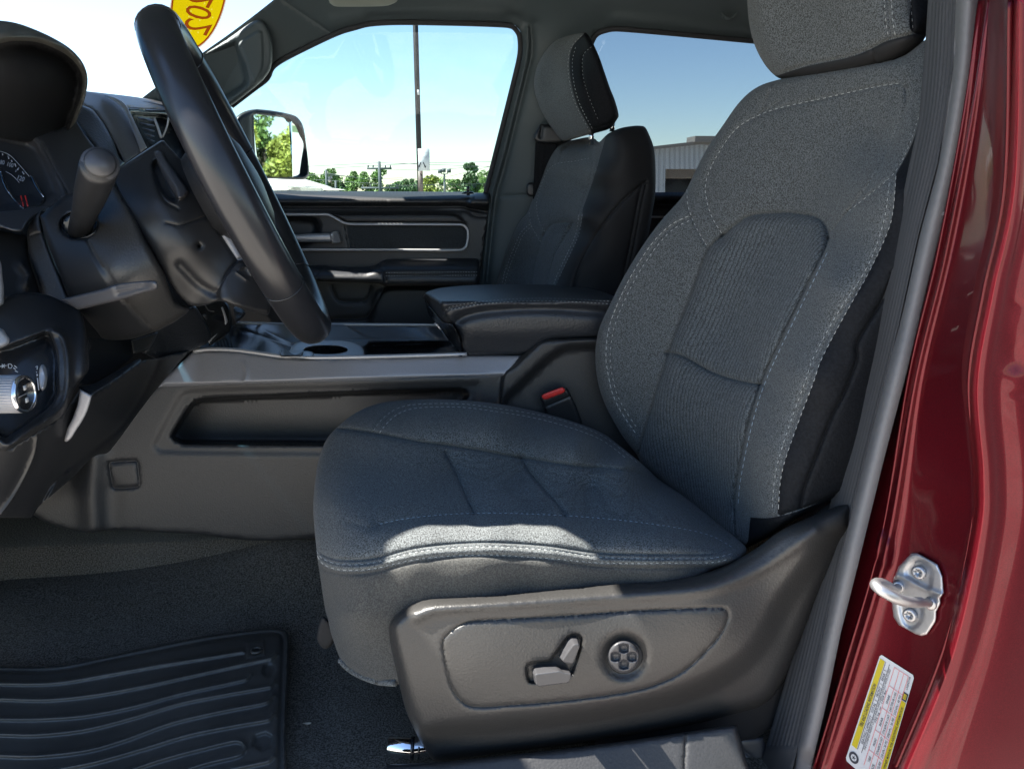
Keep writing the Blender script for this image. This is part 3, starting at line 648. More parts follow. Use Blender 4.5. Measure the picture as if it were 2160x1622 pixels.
mats_ = Surf(MT, grooves=[(r_, 4.5, -.0055) for r_ in ridges]+[([(x, y+9) for x, y in r_], 5, .0025) for r_ in ridges]+[
    ([(-60, 1412), (67, 1415), (134, 1411), (200, 1398), (284, 1381), (367, 1364), (434, 1351), (518, 1339), (568, 1334), (588, 1336), (597, 1348), (596, 1414), (591, 1548), (592, 1700)], 4.5, .006),
    ([(541, 1371), (541.5, 1371)], 9, .006)], rnd=(7, .008),
    steps=[([(521, 1356, 1), (557, 1350, 1), (559, 1381, 1), (521, 1388, 1)], -.003, 3), ([(568-13, 1415), (568-8, 1403), (568+8, 1400), (568+14, 1410), (568+6, 1422), (568-6, 1425)], .008, 5),
           ([(534, 1570, 1), (539, 1552, 1), (560, 1545, 1), (575, 1553, 1), (572, 1572, 1), (552, 1582, 1)], .008, 5)])
g = Geo().relief([(-60, 1403, 1), (0, 1404), (67, 1406), (134, 1402), (200, 1389), (284, 1371), (367, 1354), (434, 1341), (518, 1329), (575, 1324), (600, 1328), (610, 1344), (608, 1414), (603, 1548), (605, 1700, 1), (-60, 1700, 1)], mats_, th=.008, step=9)
g.tube([at(541, 1371, -.650, 'z')+np.array([.007*math.cos(t), .007*math.sin(t), 0]) for t in np.linspace(0, 6.283, 16, endpoint=False)], .002, n=6, closed=True)
mo = g.build('floor_mat', M['rubber'], None); tag(mo, 'black ribbed rubber mat in the driver footwell', 'floor mat')
# door sill plate under the seat
g = Geo().relief([(815, 1612, 1), (934, 1606), (1054, 1594), (1188, 1579), (1321, 1562), (1447, 1543), (1553, 1527, 1), (1600, 1690, 1), (790, 1690, 1)],
   Surf(D((815, 1612, .735), (1553, 1527, .735), (1188, 1575, .735), (815, 1690, .70), (1600, 1690, .70)), rnd=(9, .012), grooves=[([(1447, 1540), (1444, 1600), (1440, 1690)], 2, .003)]), th=.02, step=9)
o_ = g.build('sill_plate', M['plastic'], None); tag(o_, 'grained black sill plate running below the driver seat side trim', 'sill trim')
g = Geo().relief(poly((1558, 1560), (1610, 1553), (1625, 1600), (1640, 1690), (1590, 1690)), Surf(D((1558, 1560, .80), (1610, 1553, .80), (1600, 1690, .78)), rnd=(4, .004), grooves=[([(1562, 1580), (1588, 1600), (1600, 1640)], 3, .002)]), th=.02, step=8)
g.build('sill_bracket', M['plastic_sm'], o_)

# a few dry leaf scraps that blew in
lf = mat('dry_leaf', (.34, .29, .22), .8)
for nm, px, py, v, ax, a_, lb_ in (('dry_leaf', 648, 1529, -.671, 'z', .3, 'small curled dry leaf on the carpet beside the rubber mat'), ('dry_leaf', 1398, 1598, .728, 'y', 1.0, 'tiny dry leaf caught on the sill plate')):
    c_ = at(px, py, v, ax); u_ = np.array([math.cos(a_), 0, -math.sin(a_) if ax == 'y' else 0]); v_ = np.array([0, 0, 1.]) if ax == 'y' else np.array([-math.sin(a_), math.cos(a_), 0]); n_ = np.array([0, -1., 0]) if ax == 'y' else np.array([0, 0, 1.])
    V = [c_+u_*x*.006+v_*y*.0028*(1-abs(x)**2)+n_*(.0012+.0016*x*x+.001*abs(y)) for x in (-1, -.5, 0, .5, 1) for y in (-1, 0, 1)]
    o_ = Geo().add(V+[p-n_*.0005 for p in V], [(i*3+j, i*3+j+1, (i+1)*3+j+1, (i+1)*3+j) for i in range(4) for j in range(2)]).build(nm, lf, None); tag(o_, lb_, 'leaf')

# ================================================================== driver seat
ds = thing('driver_seat', 'large dark grey cloth bucket seat nearest the camera with pale stitching', 'car seat', (.1, .97, -.70))
# ---- backrest
BR = D((1345, 960, 1.15), (1275, 850, 1.175), (1256, 740, 1.18), (1290, 636, 1.18), (1356, 518, 1.175), (1440, 414, 1.17), (1524, 266, 1.14), (1600, 180, 1.10),
       (1360, 860, 1.12), (1400, 700, 1.11), (1480, 540, 1.105), (1560, 400, 1.08), (1470, 1010, 1.03), (1470, 850, 1.02), (1560, 700, 1.0), (1640, 520, 1.0), (1700, 300, 1.0),
       (1548, 1080, .93), (1560, 950, .905), (1613, 789, .895), (1700, 600, .885), (1760, 480, .90), (1860, 300, .88), (1900, 150, .87), (1960, 90, .86),
       (1590, 1060, .85), (1605, 950, .835), (1665, 789, .82), (1750, 600, .815), (1830, 450, .82),
       (1630, 1084, .795), (1648, 1003, .79), (1675, 927, .785), (1716, 790, .78), (1785, 661, .78), (1850, 547, .78), (1889, 400, .785), (1935, 300, .80),
       (1700, 1060, .775), (1760, 900, .77), (1800, 820, .77), (1860, 650, .77), (1960, 400, .775), (2000, 200, .80), (1790, 1050, .78), (1900, 800, .775), lam=.004)
top_arc = [(1524, 498), (1554, 473), (1583, 456), (1642, 450), (1692, 453), (1722, 460), (1741, 477), (1747, 503)]
ins_r = [(1747, 503), (1738, 530), (1690, 628), (1613, 789), (1580, 890), (1556, 1003), (1550, 1060), (1553, 1130)]
ins_l = [(1524, 498), (1494, 528), (1455, 631), (1416, 730), (1378, 850), (1354, 930), (1345, 975)]
seamB = [(1405, 744), (1440, 751), (1500, 784), (1560, 804), (1607, 812)]
stA = [(1897, 176), (1840, 185), (1741, 207), (1642, 229), (1593, 247), (1559, 267), (1537, 291), (1518, 320), (1499, 355), (1488, 390), (1492, 429), (1504, 463), (1524, 495)]
stB = [(1449, 400), (1451, 434), (1465, 473), (1483, 506), (1496, 527)]
C1 = [(1453, 456), (1416, 474), (1376, 513), (1337, 572), (1307, 631), (1285, 690), (1278, 750), (1283, 790), (1293, 833), (1313, 873), (1343, 917)]
C2 = [(1455, 465), (1421, 483), (1386, 519), (1346, 578), (1317, 635), (1295, 692), (1287, 750), (1291, 790), (1302, 833), (1321, 869), (1346, 906)]
L1 = [(1876, 385), (1864, 468), (1830, 562), (1766, 662), (1716, 754), (1700, 800), (1655, 927), (1635, 1003), (1628, 1084)]
L2 = [(1890, 370), (1884, 444), (1872, 490), (1835, 570), (1781, 666), (1733, 757), (1717, 803), (1670, 929), (1648, 1003), (1641, 1084)]
seamR = [(1909, 186), (1912, 205), (1905, 240), (1869, 325), (1830, 394), (1790, 444), (1751, 492)]
outR = [(1938, 247), (1914, 316), (1884, 368), (1830, 414), (1790, 446)]
side = [(1885, 575), (1859, 636), (1810, 720), (1807, 760), (1780, 830), (1756, 876), (1726, 952), (1697, 1028), (1688, 1072)]
botm = [(1584, 1090), (1624, 1090), (1680, 1077), (1751, 1048), (1790, 1030)]
bins_poly = [(x, y) for x, y in ins_l[::-1]]+[(x, y) for x, y in top_arc[1:]]+[(x, y) for x, y in ins_r[1:]]
brs = Surf(BR, grooves=[(top_arc, 4, .011), (ins_r, 3, .012), (ins_l, 3, .011), (ins_l, 20, .006), (ins_r, 20, .006), (top_arc, 18, .006), (seamB, 3, .010), (seamB, 16, .004), (stA, 3.5, .003), (stB, 3, .003), (seamR, 3, .004), (outR, 3, .003),
                        ([(x+6, y+2) for x, y in C1], 3.5, .0025), (L1, 4, .0018), ([(x+8, y+1) for x, y in L1], 3, .0035), (side, 3.5, .006), (botm, 3, .005),
                        ([(1645, 215), (1604, 240)], 3, .003), ([(1637, 170), (1622, 200), (1608, 235)], 3, .004), ([(1640, 1000), (1625, 1060)], 60, -.004), (C1, 26, -.004),
                        ([(1600, 300), (1750, 260), (1850, 300)], 90, -.006)],
           steps=[(bins_poly, -.010, 22)], rnd=(15, .035))
vin_poly = L2+[(1660, 1082), (1760, 1050), (1850, 1030, 1), (2020, 700, 1), (2020, 300, 1), (1945, 230, 1), (1925, 300), (1890, 368)]
brb = [(1355, 985), (1345, 962), (1310, 915), (1275, 850), (1259, 795), (1256, 740), (1265, 690), (1290, 636), (1317, 582), (1356, 518), (1396, 464), (1440, 414), (1465, 365), (1490, 316), (1524, 266), (1559, 217), (1593, 187), (1637, 170), (1730, 150), (1850, 131), (1905, 118), (1953, 84), (2000, 70, 1), (2025, 300), (1985, 600), (1900, 850), (1830, 1010), (1800, 1036), (1751, 1057), (1685, 1090), (1624, 1130), (1582, 1152), (1574, 1156, 1), (1528, 1132), (1452, 1062), (1390, 1010)]
g = Geo().relief(brb, brs, th=.09, step=9, regions=[(bins_poly, 1), (vin_poly, 2), ([(1583, 1091, 1), (1624, 1092), (1680, 1079), (1730, 1059), (1760, 1047, 1), (1790, 1090, 1), (1630, 1180, 1), (1560, 1180, 1), (1578, 1140, 1)], 5)])
for ln in (C1, C2): g.stitch(ln, brs, 3, 9, 4.5, 1.4)
for ln in (L1, L2): g.stitch(ln, brs, 3, 11, 4.5, 1.6)
g.stitch(stA, brs, 3, 9, 4, 1.7); g.stitch(stB, brs, 3, 8, 4, 1.5); g.stitch(outR, brs, 3, 8, 5, 1.4)
g.stitch([(x+7, y+3) for x, y in ins_r[1:-1]], brs, 4, 10, 5, 1.7)
g.build('backrest', [M['fabric'], M['fabric_rib'], M['vinyl'], M['thread'], M['thread_blue'], M['vinyl']], ds)
# ---- headrest
HRD = D((1576, 0, 1.10), (1600, 110, 1.09), (1660, 165, 1.05), (1720, 0, 1.0), (1750, 120, .98), (1850, 0, .90), (1860, 110, .90), (1900, 60, .875), (1960, 60, .87), (1990, 0, .89), (1600, -160, 1.09), (1850, -160, .90), (1980, -160, .89), lam=.01)
hs_ = [([(1864, -60), (1865, 0), (1869, 49), (1874, 80)]), ([(1879, -60), (1880, 0), (1884, 49), (1890, 84)]), ([(1920, -60), (1921, 0), (1926, 66)])]
hrs = Surf(HRD, rnd=(38, .05), grooves=[(hs_[0], 3, .002), ([(x+7, y) for x, y in hs_[0]], 3, .003), (hs_[2], 3, .004), ([(1640, 157), (1700, 138), (1790, 120), (1842, 100), (1872, 86), (1958, 64)], 3.5, .005), ([(1842, 100), (1846, 128), (1860, 140)], 3, .003)])
g = Geo().relief([(1582, -180), (1574, -80), (1576, 0), (1581, 54), (1593, 99), (1614, 138), (1637, 162), (1657, 168), (1716, 168), (1766, 160), (1840, 146), (1889, 132), (1938, 99), (1958, 69), (1990, 20), (1998, -100), (1980, -190), (1780, -210)], hrs, th=.06, step=8,
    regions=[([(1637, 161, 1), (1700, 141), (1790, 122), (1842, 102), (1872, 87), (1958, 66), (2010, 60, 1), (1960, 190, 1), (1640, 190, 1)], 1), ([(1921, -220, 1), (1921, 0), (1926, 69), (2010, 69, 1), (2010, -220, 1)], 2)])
g.stitch(hs_[0], hrs, 3, 9, 5, 1.6); g.stitch(hs_[1], hrs, 3, 9, 5, 1.6); g.stitch(hs_[2], hrs, 3, 9, 5, 1.4)
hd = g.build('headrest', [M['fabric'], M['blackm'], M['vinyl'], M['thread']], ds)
g = Geo().tube([at(1779, 120, 1.0), at(1773, 176, 1.0)], .0062, n=14); g.build('headrest_post', M['chrome'], hd)
g = Geo().tube([at(1757, 140, 1.03), at(1752, 172, 1.03)], .0045, n=12); g.build('headrest_post', M['chrome'], hd)
# ---- cushion
CU = D((720, 893, 1.12), (780, 860, 1.16), (887, 844, 1.18), (1087, 860, 1.18), (1220, 893, 1.18), (1303, 937, 1.175), (1387, 1007, 1.13), (1452, 1053, 1.04), (1528, 1114, .93),
       (800, 905, -.332, 'z'), (900, 880, -.318, 'z'), (1053, 885, -.318, 'z'), (1220, 930, -.335, 'z'), (1320, 975, -.36, 'z'),
       (750, 960, -.357, 'z'), (820, 1000, -.360, 'z'), (950, 1000, -.368, 'z'), (1100, 1010, -.374, 'z'), (1250, 1030, -.382, 'z'), (1400, 1070, -.392, 'z'), (1000, 1060, -.366, 'z'), (1200, 1070, -.371, 'z'), (1350, 1090, -.380, 'z'),
       (700, 1060, .90), (780, 1080, .845), (900, 1106, .805), (1050, 1102, .802), (1188, 1108, .800), (1321, 1120, .798), (1440, 1140, .79), (1540, 1165, .783),
       (720, 1190, .795), (787, 1187, .778), (887, 1165, .766), (1021, 1155, .763), (1154, 1162, .763), (1321, 1178, .763), (1500, 1182, .768),
       (668, 1163, .86), (661, 1080, .93), (675, 1000, 1.02), (720, 1300, .790), (800, 1260, .770), (900, 1230, .765), (1100, 1230, .765), (1300, 1225, .768), (690, 1300, .86), (760, 1420, .80), (835, 1430, .775), (800, 1350, .775), (1500, 1205, .775),
       (900, 1330, .775), (1300, 1300, .78), lam=.012)
ft = [(787, 909), (803, 887), (827, 867), (860, 855), (920, 851), (987, 853), (1053, 862), (1120, 872), (1187, 887), (1253, 911), (1287, 930), (1320, 956), (1350, 980)]
ft2 = [(800, 914), (814, 895), (838, 874), (870, 862), (927, 858), (987, 860), (1053, 869), (1120, 880), (1187, 897), (1253, 920), (1290, 942), (1320, 966)]
crF = [(700, 902), (787, 914), (887, 933), (970, 944), (1103, 967), (1220, 984), (1343, 998), (1440, 1062), (1500, 1105), (1540, 1138)]
x1 = [(937, 953), (960, 997), (984, 1050), (1000, 1083)]; x2 = [(1100, 967), (1120, 1000), (1176, 1066), (1192, 1088)]
teal = [(800, 1108), (860, 1096), (954, 1087), (1054, 1085), (1188, 1090), (1321, 1101), (1440, 1118), (1503, 1134), (1550, 1160)]
s1 = [(667, 1160), (680, 1178), (720, 1190), (787, 1187), (887, 1163), (1021, 1153), (1154, 1160), (1255, 1174), (1350, 1178), (1440, 1178), (1503, 1177), (1543, 1167)]
s2 = [(669, 1172), (682, 1190), (720, 1202), (787, 1199), (887, 1178), (1021, 1170), (1154, 1177), (1255, 1186), (1350, 1188), (1440, 1187), (1503, 1186), (1540, 1178)]
cus = Surf(CU, rnd=(10, .020), grooves=[(crF, 3.5, .013), (crF, 22, .006), (x1, 3.2, .010), (x2, 3.2, .010), (x1, 14, .006), (x2, 14, .006), (teal, 3, .004), ([(x, y-6) for x, y in teal], 16, .006), ([(x, y-9) for x, y in s1], 3, .005), ([(x, y+6) for x, y in s1], 5, -.003), ([(x, y+20) for x, y in s1], 4, .003), (s1, 2.5, .002), (s2, 2.5, .0025), (ft, 3, .002), ([(x+5, y+5) for x, y in ft[1:]], 3, .003),
      ([(940, 1000), (880, 1010), (790, 1010)], 60, -.004), ([(1050, 1010), (1080, 1040)], 40, -.005), ([(1230, 1030), (1320, 1050)], 45, -.005), ([(720, 1394), (740, 1410), (770, 1426), (800, 1433), (835, 1434)], 4, .003),
      ([(1347, 1000), (1400, 1050), (1470, 1100)], 6, .004), ([(1030, 1038), (1060, 1031), (1132, 1036)], 5, -.003), ([(1168, 1045), (1190, 1032), (1212, 1030)], 5, -.003), ([(730, 1100), (780, 1112), (800, 1108)], 8, .002)])
cub = [(661, 1080), (664, 1020), (672, 970), (690, 925), (720, 893), (747, 873), (780, 857), (820, 847), (887, 842), (953, 843), (1020, 848), (1087, 858), (1153, 873), (1220, 893), (1270, 913), (1303, 937), (1353, 977), (1387, 1007), (1440, 1043), (1452, 1053), (1528, 1114), (1574, 1155), (1566, 1172), (1543, 1187), (1503, 1201), (1440, 1235), (1300, 1260), (1100, 1285), (930, 1310), (870, 1370), (850, 1438), (800, 1437), (770, 1428), (740, 1412), (720, 1393), (702, 1347), (688, 1297), (675, 1214), (668, 1163)]
g = Geo().relief(cub, cus, th=.06, step=8, regions=[([(640, 1140, 1)]+[(x, y+3) for x, y in s2]+[(1600, 1180, 1), (1600, 1500, 1), (640, 1500, 1)], 1), ([(937, 953), (1100, 967), (1220, 984), (1343, 998), (1440, 1062), (1500, 1105), (1440, 1106), (1321, 1096), (1188, 1086), (1050, 1082), (1000, 1083), (984, 1050), (960, 997)], 2)])
for ln, m_ in ((ft, 3), (ft2, 3)): g.stitch(ln, cus, m_, 8, 3.5, 1.3)
g.stitch([(x, y-3) for x, y in teal], cus, 4, 8, 3.5, 1.4)
g.stitch(s1, cus, 3, 9, 4, 1.6); g.stitch(s2, cus, 3, 9, 4, 1.6)
g.build('seat_cushion', [M['fabric'], M['fabric_low'], mat('seat_fabric_cushion_centre', (.044, .053, .058), .95, bump=('noise', 600, .6, .0009), var=(600, .55), sheen=.08, col2=(.104, .120, .130), extra=rib_extra('Z', 70, .75)), M['thread'], M['thread_blue']], ds)
# piping along the valance hem
g = Geo().tube(line3([(719, 1393), (740, 1412), (770, 1428), (800, 1437), (835, 1440)], cus, .004, 5), .004, n=8); g.build('hem_piping', M['fabric'], ds)
# ---- plastic side trim with the switches
TR = D((820, 1340, .745), (860, 1580, .75), (1000, 1400, .728), (1300, 1400, .728), (1000, 1590, .74), (1300, 1550, .74), (1500, 1300, .730), (1700, 1150, .735), (1800, 1060, .75), (1500, 1490, .745), (1650, 1300, .745), (900, 1270, .745), (1300, 1232, .745), (1600, 1155, .750))
gline = [(934, 1357), (941, 1341), (961, 1324), (987, 1312), (1021, 1308), (1188, 1299), (1321, 1289), (1440, 1284), (1503, 1281), (1528, 1283), (1536, 1294), (1533, 1312), (1513, 1347), (1452, 1408), (1391, 1441), (1321, 1460), (1188, 1478), (1054, 1489), (1014, 1491), (984, 1486), (961, 1464), (947, 1434), (939, 1397)]
rec = [(1110, 1407), (1113, 1400), (1122, 1396), (1160, 1392), (1167, 1383), (1192, 1348), (1198, 1341), (1208, 1337), (1220, 1338), (1227, 1345), (1226, 1360), (1210, 1412), (1200, 1424), (1150, 1436), (1123, 1439), (1113, 1432)]
undr = [(905, 1530), (1054, 1528), (1188, 1512), (1321, 1494), (1450, 1460), (1540, 1415), (1600, 1360), (1650, 1270), (1700, 1200), (1760, 1130)]
trs = Surf(TR, rnd=(26, .034), grooves=[(gline, 1.7, .003, True), ([(880, 1300), (930, 1283), (1220, 1265), (1440, 1250), (1530, 1232), (1620, 1190), (1720, 1120)], 13, -.006)],
      steps=[(rec, .008, 4), ([(1500, 1700, 1), (850, 1700, 1), (880, 1560)]+undr[1:]+[(1850, 1130, 1), (1850, 1700, 1)], .022, 26)])
trb = [(822, 1350), (820, 1322), (826, 1306), (844, 1288), (870, 1273), (904, 1262), (954, 1259), (1054, 1254), (1188, 1241), (1321, 1228), (1427, 1219), (1503, 1203), (1564, 1175), (1604, 1150), (1655, 1114), (1736, 1079), (1800, 1052, 1), (1800, 1120, 1), (1740, 1230), (1700, 1330), (1650, 1440), (1610, 1485), (1553, 1504), (1452, 1529), (1321, 1551), (1188, 1571), (1054, 1588), (950, 1603), (920, 1605), (905, 1594), (887, 1564), (860, 1508), (847, 1464), (832, 1397)]
kc, krx, kry = (1316, 1384), 41, 41
trs.s.append((crv([(kc[0]+46*math.cos(t), kc[1]+46*math.sin(t)) for t in np.linspace(0, 6.283, 14, endpoint=False)], True), 12, .010))
g = Geo().relief(trb, trs, th=.05, step=9)
stm = g.build('side_trim', M['trim'], ds)
def wedge(g, front, back, m=0):          # a switch cap from its outer face and its base outline (same count)
    n = len(front); V = list(back)+list(front)
    g.add(V, [list(range(n, 2*n))]+[(i, (i+1) % n, n+(i+1) % n, n+i) for i in range(n)], m)
fr_ = [(1128, 1424), (1132, 1421), (1180, 1415), (1192, 1419), (1205, 1420), (1204, 1432), (1198, 1440), (1165, 1444), (1137, 1448), (1131, 1444)]
bk_ = [(1120, 1412), (1126, 1401), (1169, 1400), (1180, 1408), (1200, 1412), (1204, 1430), (1198, 1438), (1165, 1441), (1134, 1443), (1124, 1432)]
g = Geo(); wedge(g, [at(x, y, .712) for x, y in fr_], [at(x, y, .738) for x, y in bk_]); o = g.build('cushion_switch', M['plastic_sm'], stm, smooth_=False)
bv = o.modifiers.new('b', 'BEVEL'); bv.width = .0012; bv.segments = 2
fr_ = [(1208, 1361), (1213, 1358), (1221, 1358), (1223, 1363), (1216, 1382), (1208, 1400), (1190, 1397), (1186, 1392), (1196, 1377)]
bk_ = [(1195, 1349), (1203, 1342), (1216, 1343), (1222, 1352), (1216, 1372), (1207, 1392), (1190, 1392), (1177, 1384), (1185, 1366)]
g = Geo(); wedge(g, [at(x, y, .712) for x, y in fr_], [at(x, y, .738) for x, y in bk_]); o = g.build('recline_switch', M['plastic_sm'], stm, smooth_=False)
bv = o.modifiers.new('b', 'BEVEL'); bv.width = .0012; bv.segments = 2
kp = at(kc[0], kc[1], .738); kn = np.array([-.04, -1, 0.0]); g = Geo()
g.lathe(kp, kn, [(-.004, .0205), (.002, .0205), (.003, .0185)], n=36, m=1)
kS = Surf(Plane(.728), rnd=(7, .006), steps=[([(kc[0]+dx*17+a*8.5, kc[1]+dy*17+b*8.5) for a, b in ((-1, -.8), (0, -1.05), (1, -.8), (1.05, 0), (1, .8), (0, 1.05), (-1, .8), (-1.05, 0))], .006, 3) for dx, dy in ((0, -1.02), (1.02, 0.05), (0, 1.02), (-1.02, .05))])
g.relief([(kc[0]-1+33*math.cos(t), kc[1]+1+34*math.sin(t)) for t in np.linspace(0, 6.283, 20, endpoint=False)], kS, th=.012, step=3, m=0)
g.build('lumbar_knob', [M['plastic_sm'], M['blackm']], stm)
# dark seat frame behind and rail below
g = Geo().relief(poly((1560, 1200), (1780, 1040), (1830, 1060), (1700, 1480), (1590, 1560), (1250, 1580), (1300, 1300)), Surf(Plane(.80)), th=.03, step=30)
g.box((-.05, .82, -.62), (.34, 1.15, -.48)); g.build('seat_base', M['blackm'], ds)
g = Geo().tube([at(817, 1573, .80), at(868, 1577, .80), at(960, 1560, .80)], .0115, n=16, m=0); g.tube([at(866, 1577, .80), at(874, 1577, .80)], .0128, n=16, m=1); g.tube([at(882, 1577, .80), at(886, 1577, .80)], .0128, n=16, m=1)
sr_ = g.build('seat_rail', [M['chrome'], M['black']], ds)
g = Geo().box(at(812, 1640, .83), at(980, 1546, .90)); g.build('rail_bracket', M['black'], ds)
g = Geo().relief([(668, 1340), (680, 1300), (700, 1320), (706, 1350), (690, 1368), (676, 1362)], Surf(Plane(.86), rnd=(5, .01)), th=.03, step=6); g.build('seat_hinge', M['blackm'], ds)

# ================================================================== passenger seat
ps = thing('passenger_seat', 'smaller-looking far front seat behind the centre armrest with a black side', 'car seat', (.15, 1.72, -.70))
PR = D((1047, 600, 1.93), (1088, 482, 1.93), (1123, 420, 1.93), (1148, 357, 1.92), (1176, 311, 1.89), (1241, 290, 1.84), (1110, 600, 1.84), (1130, 540, 1.82), (1150, 450, 1.80), (1180, 400, 1.78), (1200, 340, 1.77), (1150, 600, 1.66), (1175, 520, 1.66), (1210, 480, 1.66), (1235, 400, 1.64), (1255, 330, 1.64),
       (1172, 610, 1.56), (1201, 540, 1.56), (1229, 457, 1.56), (1257, 362, 1.56), (1282, 283, 1.58), (1220, 600, 1.52), (1300, 560, 1.52), (1360, 480, 1.53), (1380, 350, 1.54), (1350, 275, 1.56), (1300, 400, 1.52), (1300, 630, 1.52), (1340, 560, 1.53), lam=.004)
dk = [(1172, 640, 1), (1172, 603), (1185, 575), (1201, 540), (1218, 501), (1229, 457), (1229, 443), (1243, 404), (1257, 362), (1269, 320), (1282, 283)]
iL = [(1148, 494), (1141, 512), (1133, 545), (1126, 575), (1118, 640)]; iT = [(1148, 494), (1162, 475), (1171, 471), (1190, 470), (1208, 471)]; iR = [(1208, 471), (1192, 499), (1171, 536), (1160, 575), (1150, 640)]
loop = [(1218, 459), (1231, 424), (1245, 380), (1251, 343), (1249, 336), (1243, 334), (1208, 341), (1176, 345), (1160, 355), (1148, 374), (1139, 399), (1132, 427), (1133, 450), (1141, 475), (1151, 492)]
lB = [(1116, 448), (1120, 473), (1130, 494), (1141, 511)]; dl = [(1118, 473), (1100, 489), (1086, 519), (1072, 554), (1063, 580), (1058, 610)]
drr = [(1228, 452), (1222, 492), (1206, 529), (1185, 573), (1174, 600)]
sd1 = [(1363, 383), (1336, 404), (1301, 436), (1266, 482), (1236, 531), (1216, 580), (1208, 620)]; sd2 = [(1354, 390), (1345, 430), (1336, 478), (1326, 530), (1317, 575), (1310, 630)]
pip = [(x, y) for x, y in iL[::-1]]+[(x, y) for x, y in iT[1:]]+[(x, y) for x, y in iR[1:]]
prs = Surf(PR, rnd=(9, .03), grooves=[(iL, 3, .008), (iT, 3, .008), (iR, 3, .008), (loop, 2.4, .004), (lB, 2, .003), (dk[1:], 2.2, .004), (sd1, 2.2, .006), (sd2, 2.2, .005), ([(x+9, y) for x, y in sd2], 2.2, .004), ([(1189, 302), (1184, 325), (1179, 343)], 2, .004), ([(1254, 307), (1249, 320), (1248, 334)], 2, .004)],
      steps=[(pip, -.006, 8), ([(1188, 318), (1195, 305), (1222, 296), (1245, 300), (1258, 308), (1250, 313), (1215, 316)], .03, 6)])
prb = [(1040, 640, 1), (1047, 600), (1063, 543), (1074, 515), (1088, 482), (1100, 462), (1113, 448), (1123, 420), (1134, 390), (1148, 357), (1162, 330), (1176, 311), (1197, 299), (1222, 293), (1241, 290), (1256, 294), (1264, 300), (1282, 283), (1308, 271), (1336, 266), (1352, 266), (1361, 269), (1370, 286), (1380, 316), (1383, 362), (1382, 408), (1375, 455), (1366, 501), (1347, 547), (1320, 600), (1310, 640, 1)]
g = Geo().relief(prb, prs, th=.09, step=6, regions=[(pip, 1), (dk+[(1308, 271), (1365, 255, 1), (1400, 300, 1), (1400, 650, 1)], 2)])
for ln in (loop[5:], lB, dl, [(x+5, y+4) for x, y in dl]): g.stitch(ln, prs, 3, 4.5, 2.6, .9)
for ln in (drr, [(x-7, y+1) for x, y in drr]): g.stitch(ln, prs, 3, 5, 2.6, .9)
g.build('backrest', [M['fabric'], M['fabric_rib'], M['blackm'], M['thread']], ps)
PH = D((1127, 182, 1.87), (1154, 256, 1.87), (1194, 290, 1.82), (1154, 104, 1.85), (1200, 80, 1.76), (1170, 180, 1.78), (1200, 180, 1.67), (1215, 230, 1.66), (1235, 76, 1.64), (1240, 180, 1.61), (1270, 200, 1.60), (1300, 245, 1.61), (1245, 270, 1.64), lam=.01)
h1 = [(1230, 74), (1208, 99), (1201, 133), (1206, 182), (1218, 222), (1238, 261), (1247, 277)]
h2 = [(1248, 99), (1230, 118), (1230, 163), (1243, 207), (1263, 256)]
phs = Surf(PH, rnd=(14, .04), grooves=[(h1, 2.5, .003), (h2, 2.2, .004), ([(1194, 284), (1238, 276), (1290, 258), (1304, 243)], 2.5, .004)])
g = Geo().relief([(1236, 70), (1225, 70), (1189, 79), (1165, 92), (1146, 115), (1132, 143), (1126, 182), (1136, 222), (1154, 256), (1178, 291), (1196, 297), (1233, 287), (1265, 279), (1287, 271), (1302, 252), (1305, 242), (1297, 212), (1287, 187), (1275, 152), (1263, 118), (1247, 84)], phs, th=.05, step=5,
   regions=[(h1+[(1245, 300, 1), (1330, 300, 1), (1330, 60, 1), (1240, 60, 1)], 1)])
for ln in ([(x-3, y+1) for x, y in h1], [(x+6, y+1) for x, y in h1[1:]], h2): g.stitch(ln, phs, 2, 5, 3, .9)
ph = g.build('headrest', [M['fabric'], M['vinyl'], M['thread']], ps)
for x, y0, y1 in ((1248, 270, 306), (1292, 258, 278)):
    g = Geo().tube([at(x, y0, 1.70), at(x-1, y1, 1.70)], .0055, n=12); g.build('headrest_post', M['chrome'], ph)

# ================================================================== seat belt buckle
bk = thing('belt_buckle', 'black seat belt buckle with a red button between driver seat and console', 'buckle', (.18, 1.2, -.45))
g = Geo().relief([(1141, 834), (1186, 816), (1196, 819), (1204, 832), (1226, 885), (1232, 930, 1), (1175, 930, 1), (1154, 876), (1144, 850)], Surf(D((1141, 834, 1.205), (1200, 820, 1.195), (1226, 890, 1.205)), rnd=(5, .006), grooves=[([(1150, 858), (1203, 836)], 1.8, .002), ([(1198, 822), (1214, 856), (1226, 895)], 1.8, .002)], steps=[([(1142, 833, 1), (1187, 817, 1), (1192, 824, 1), (1149, 843, 1)], .003, 2)]), th=.022, step=5)
g.build('buckle_body', M['plastic_dk'], bk)
g = Geo().relief([(1143, 833), (1186, 817), (1192, 824), (1188, 829), (1151, 843), (1145, 840)], Surf(D((1141, 834, 1.200), (1200, 820, 1.190), (1150, 845, 1.200)), rnd=(3, .003)), th=.008, step=4); g.build('release_button', M['red'], bk)

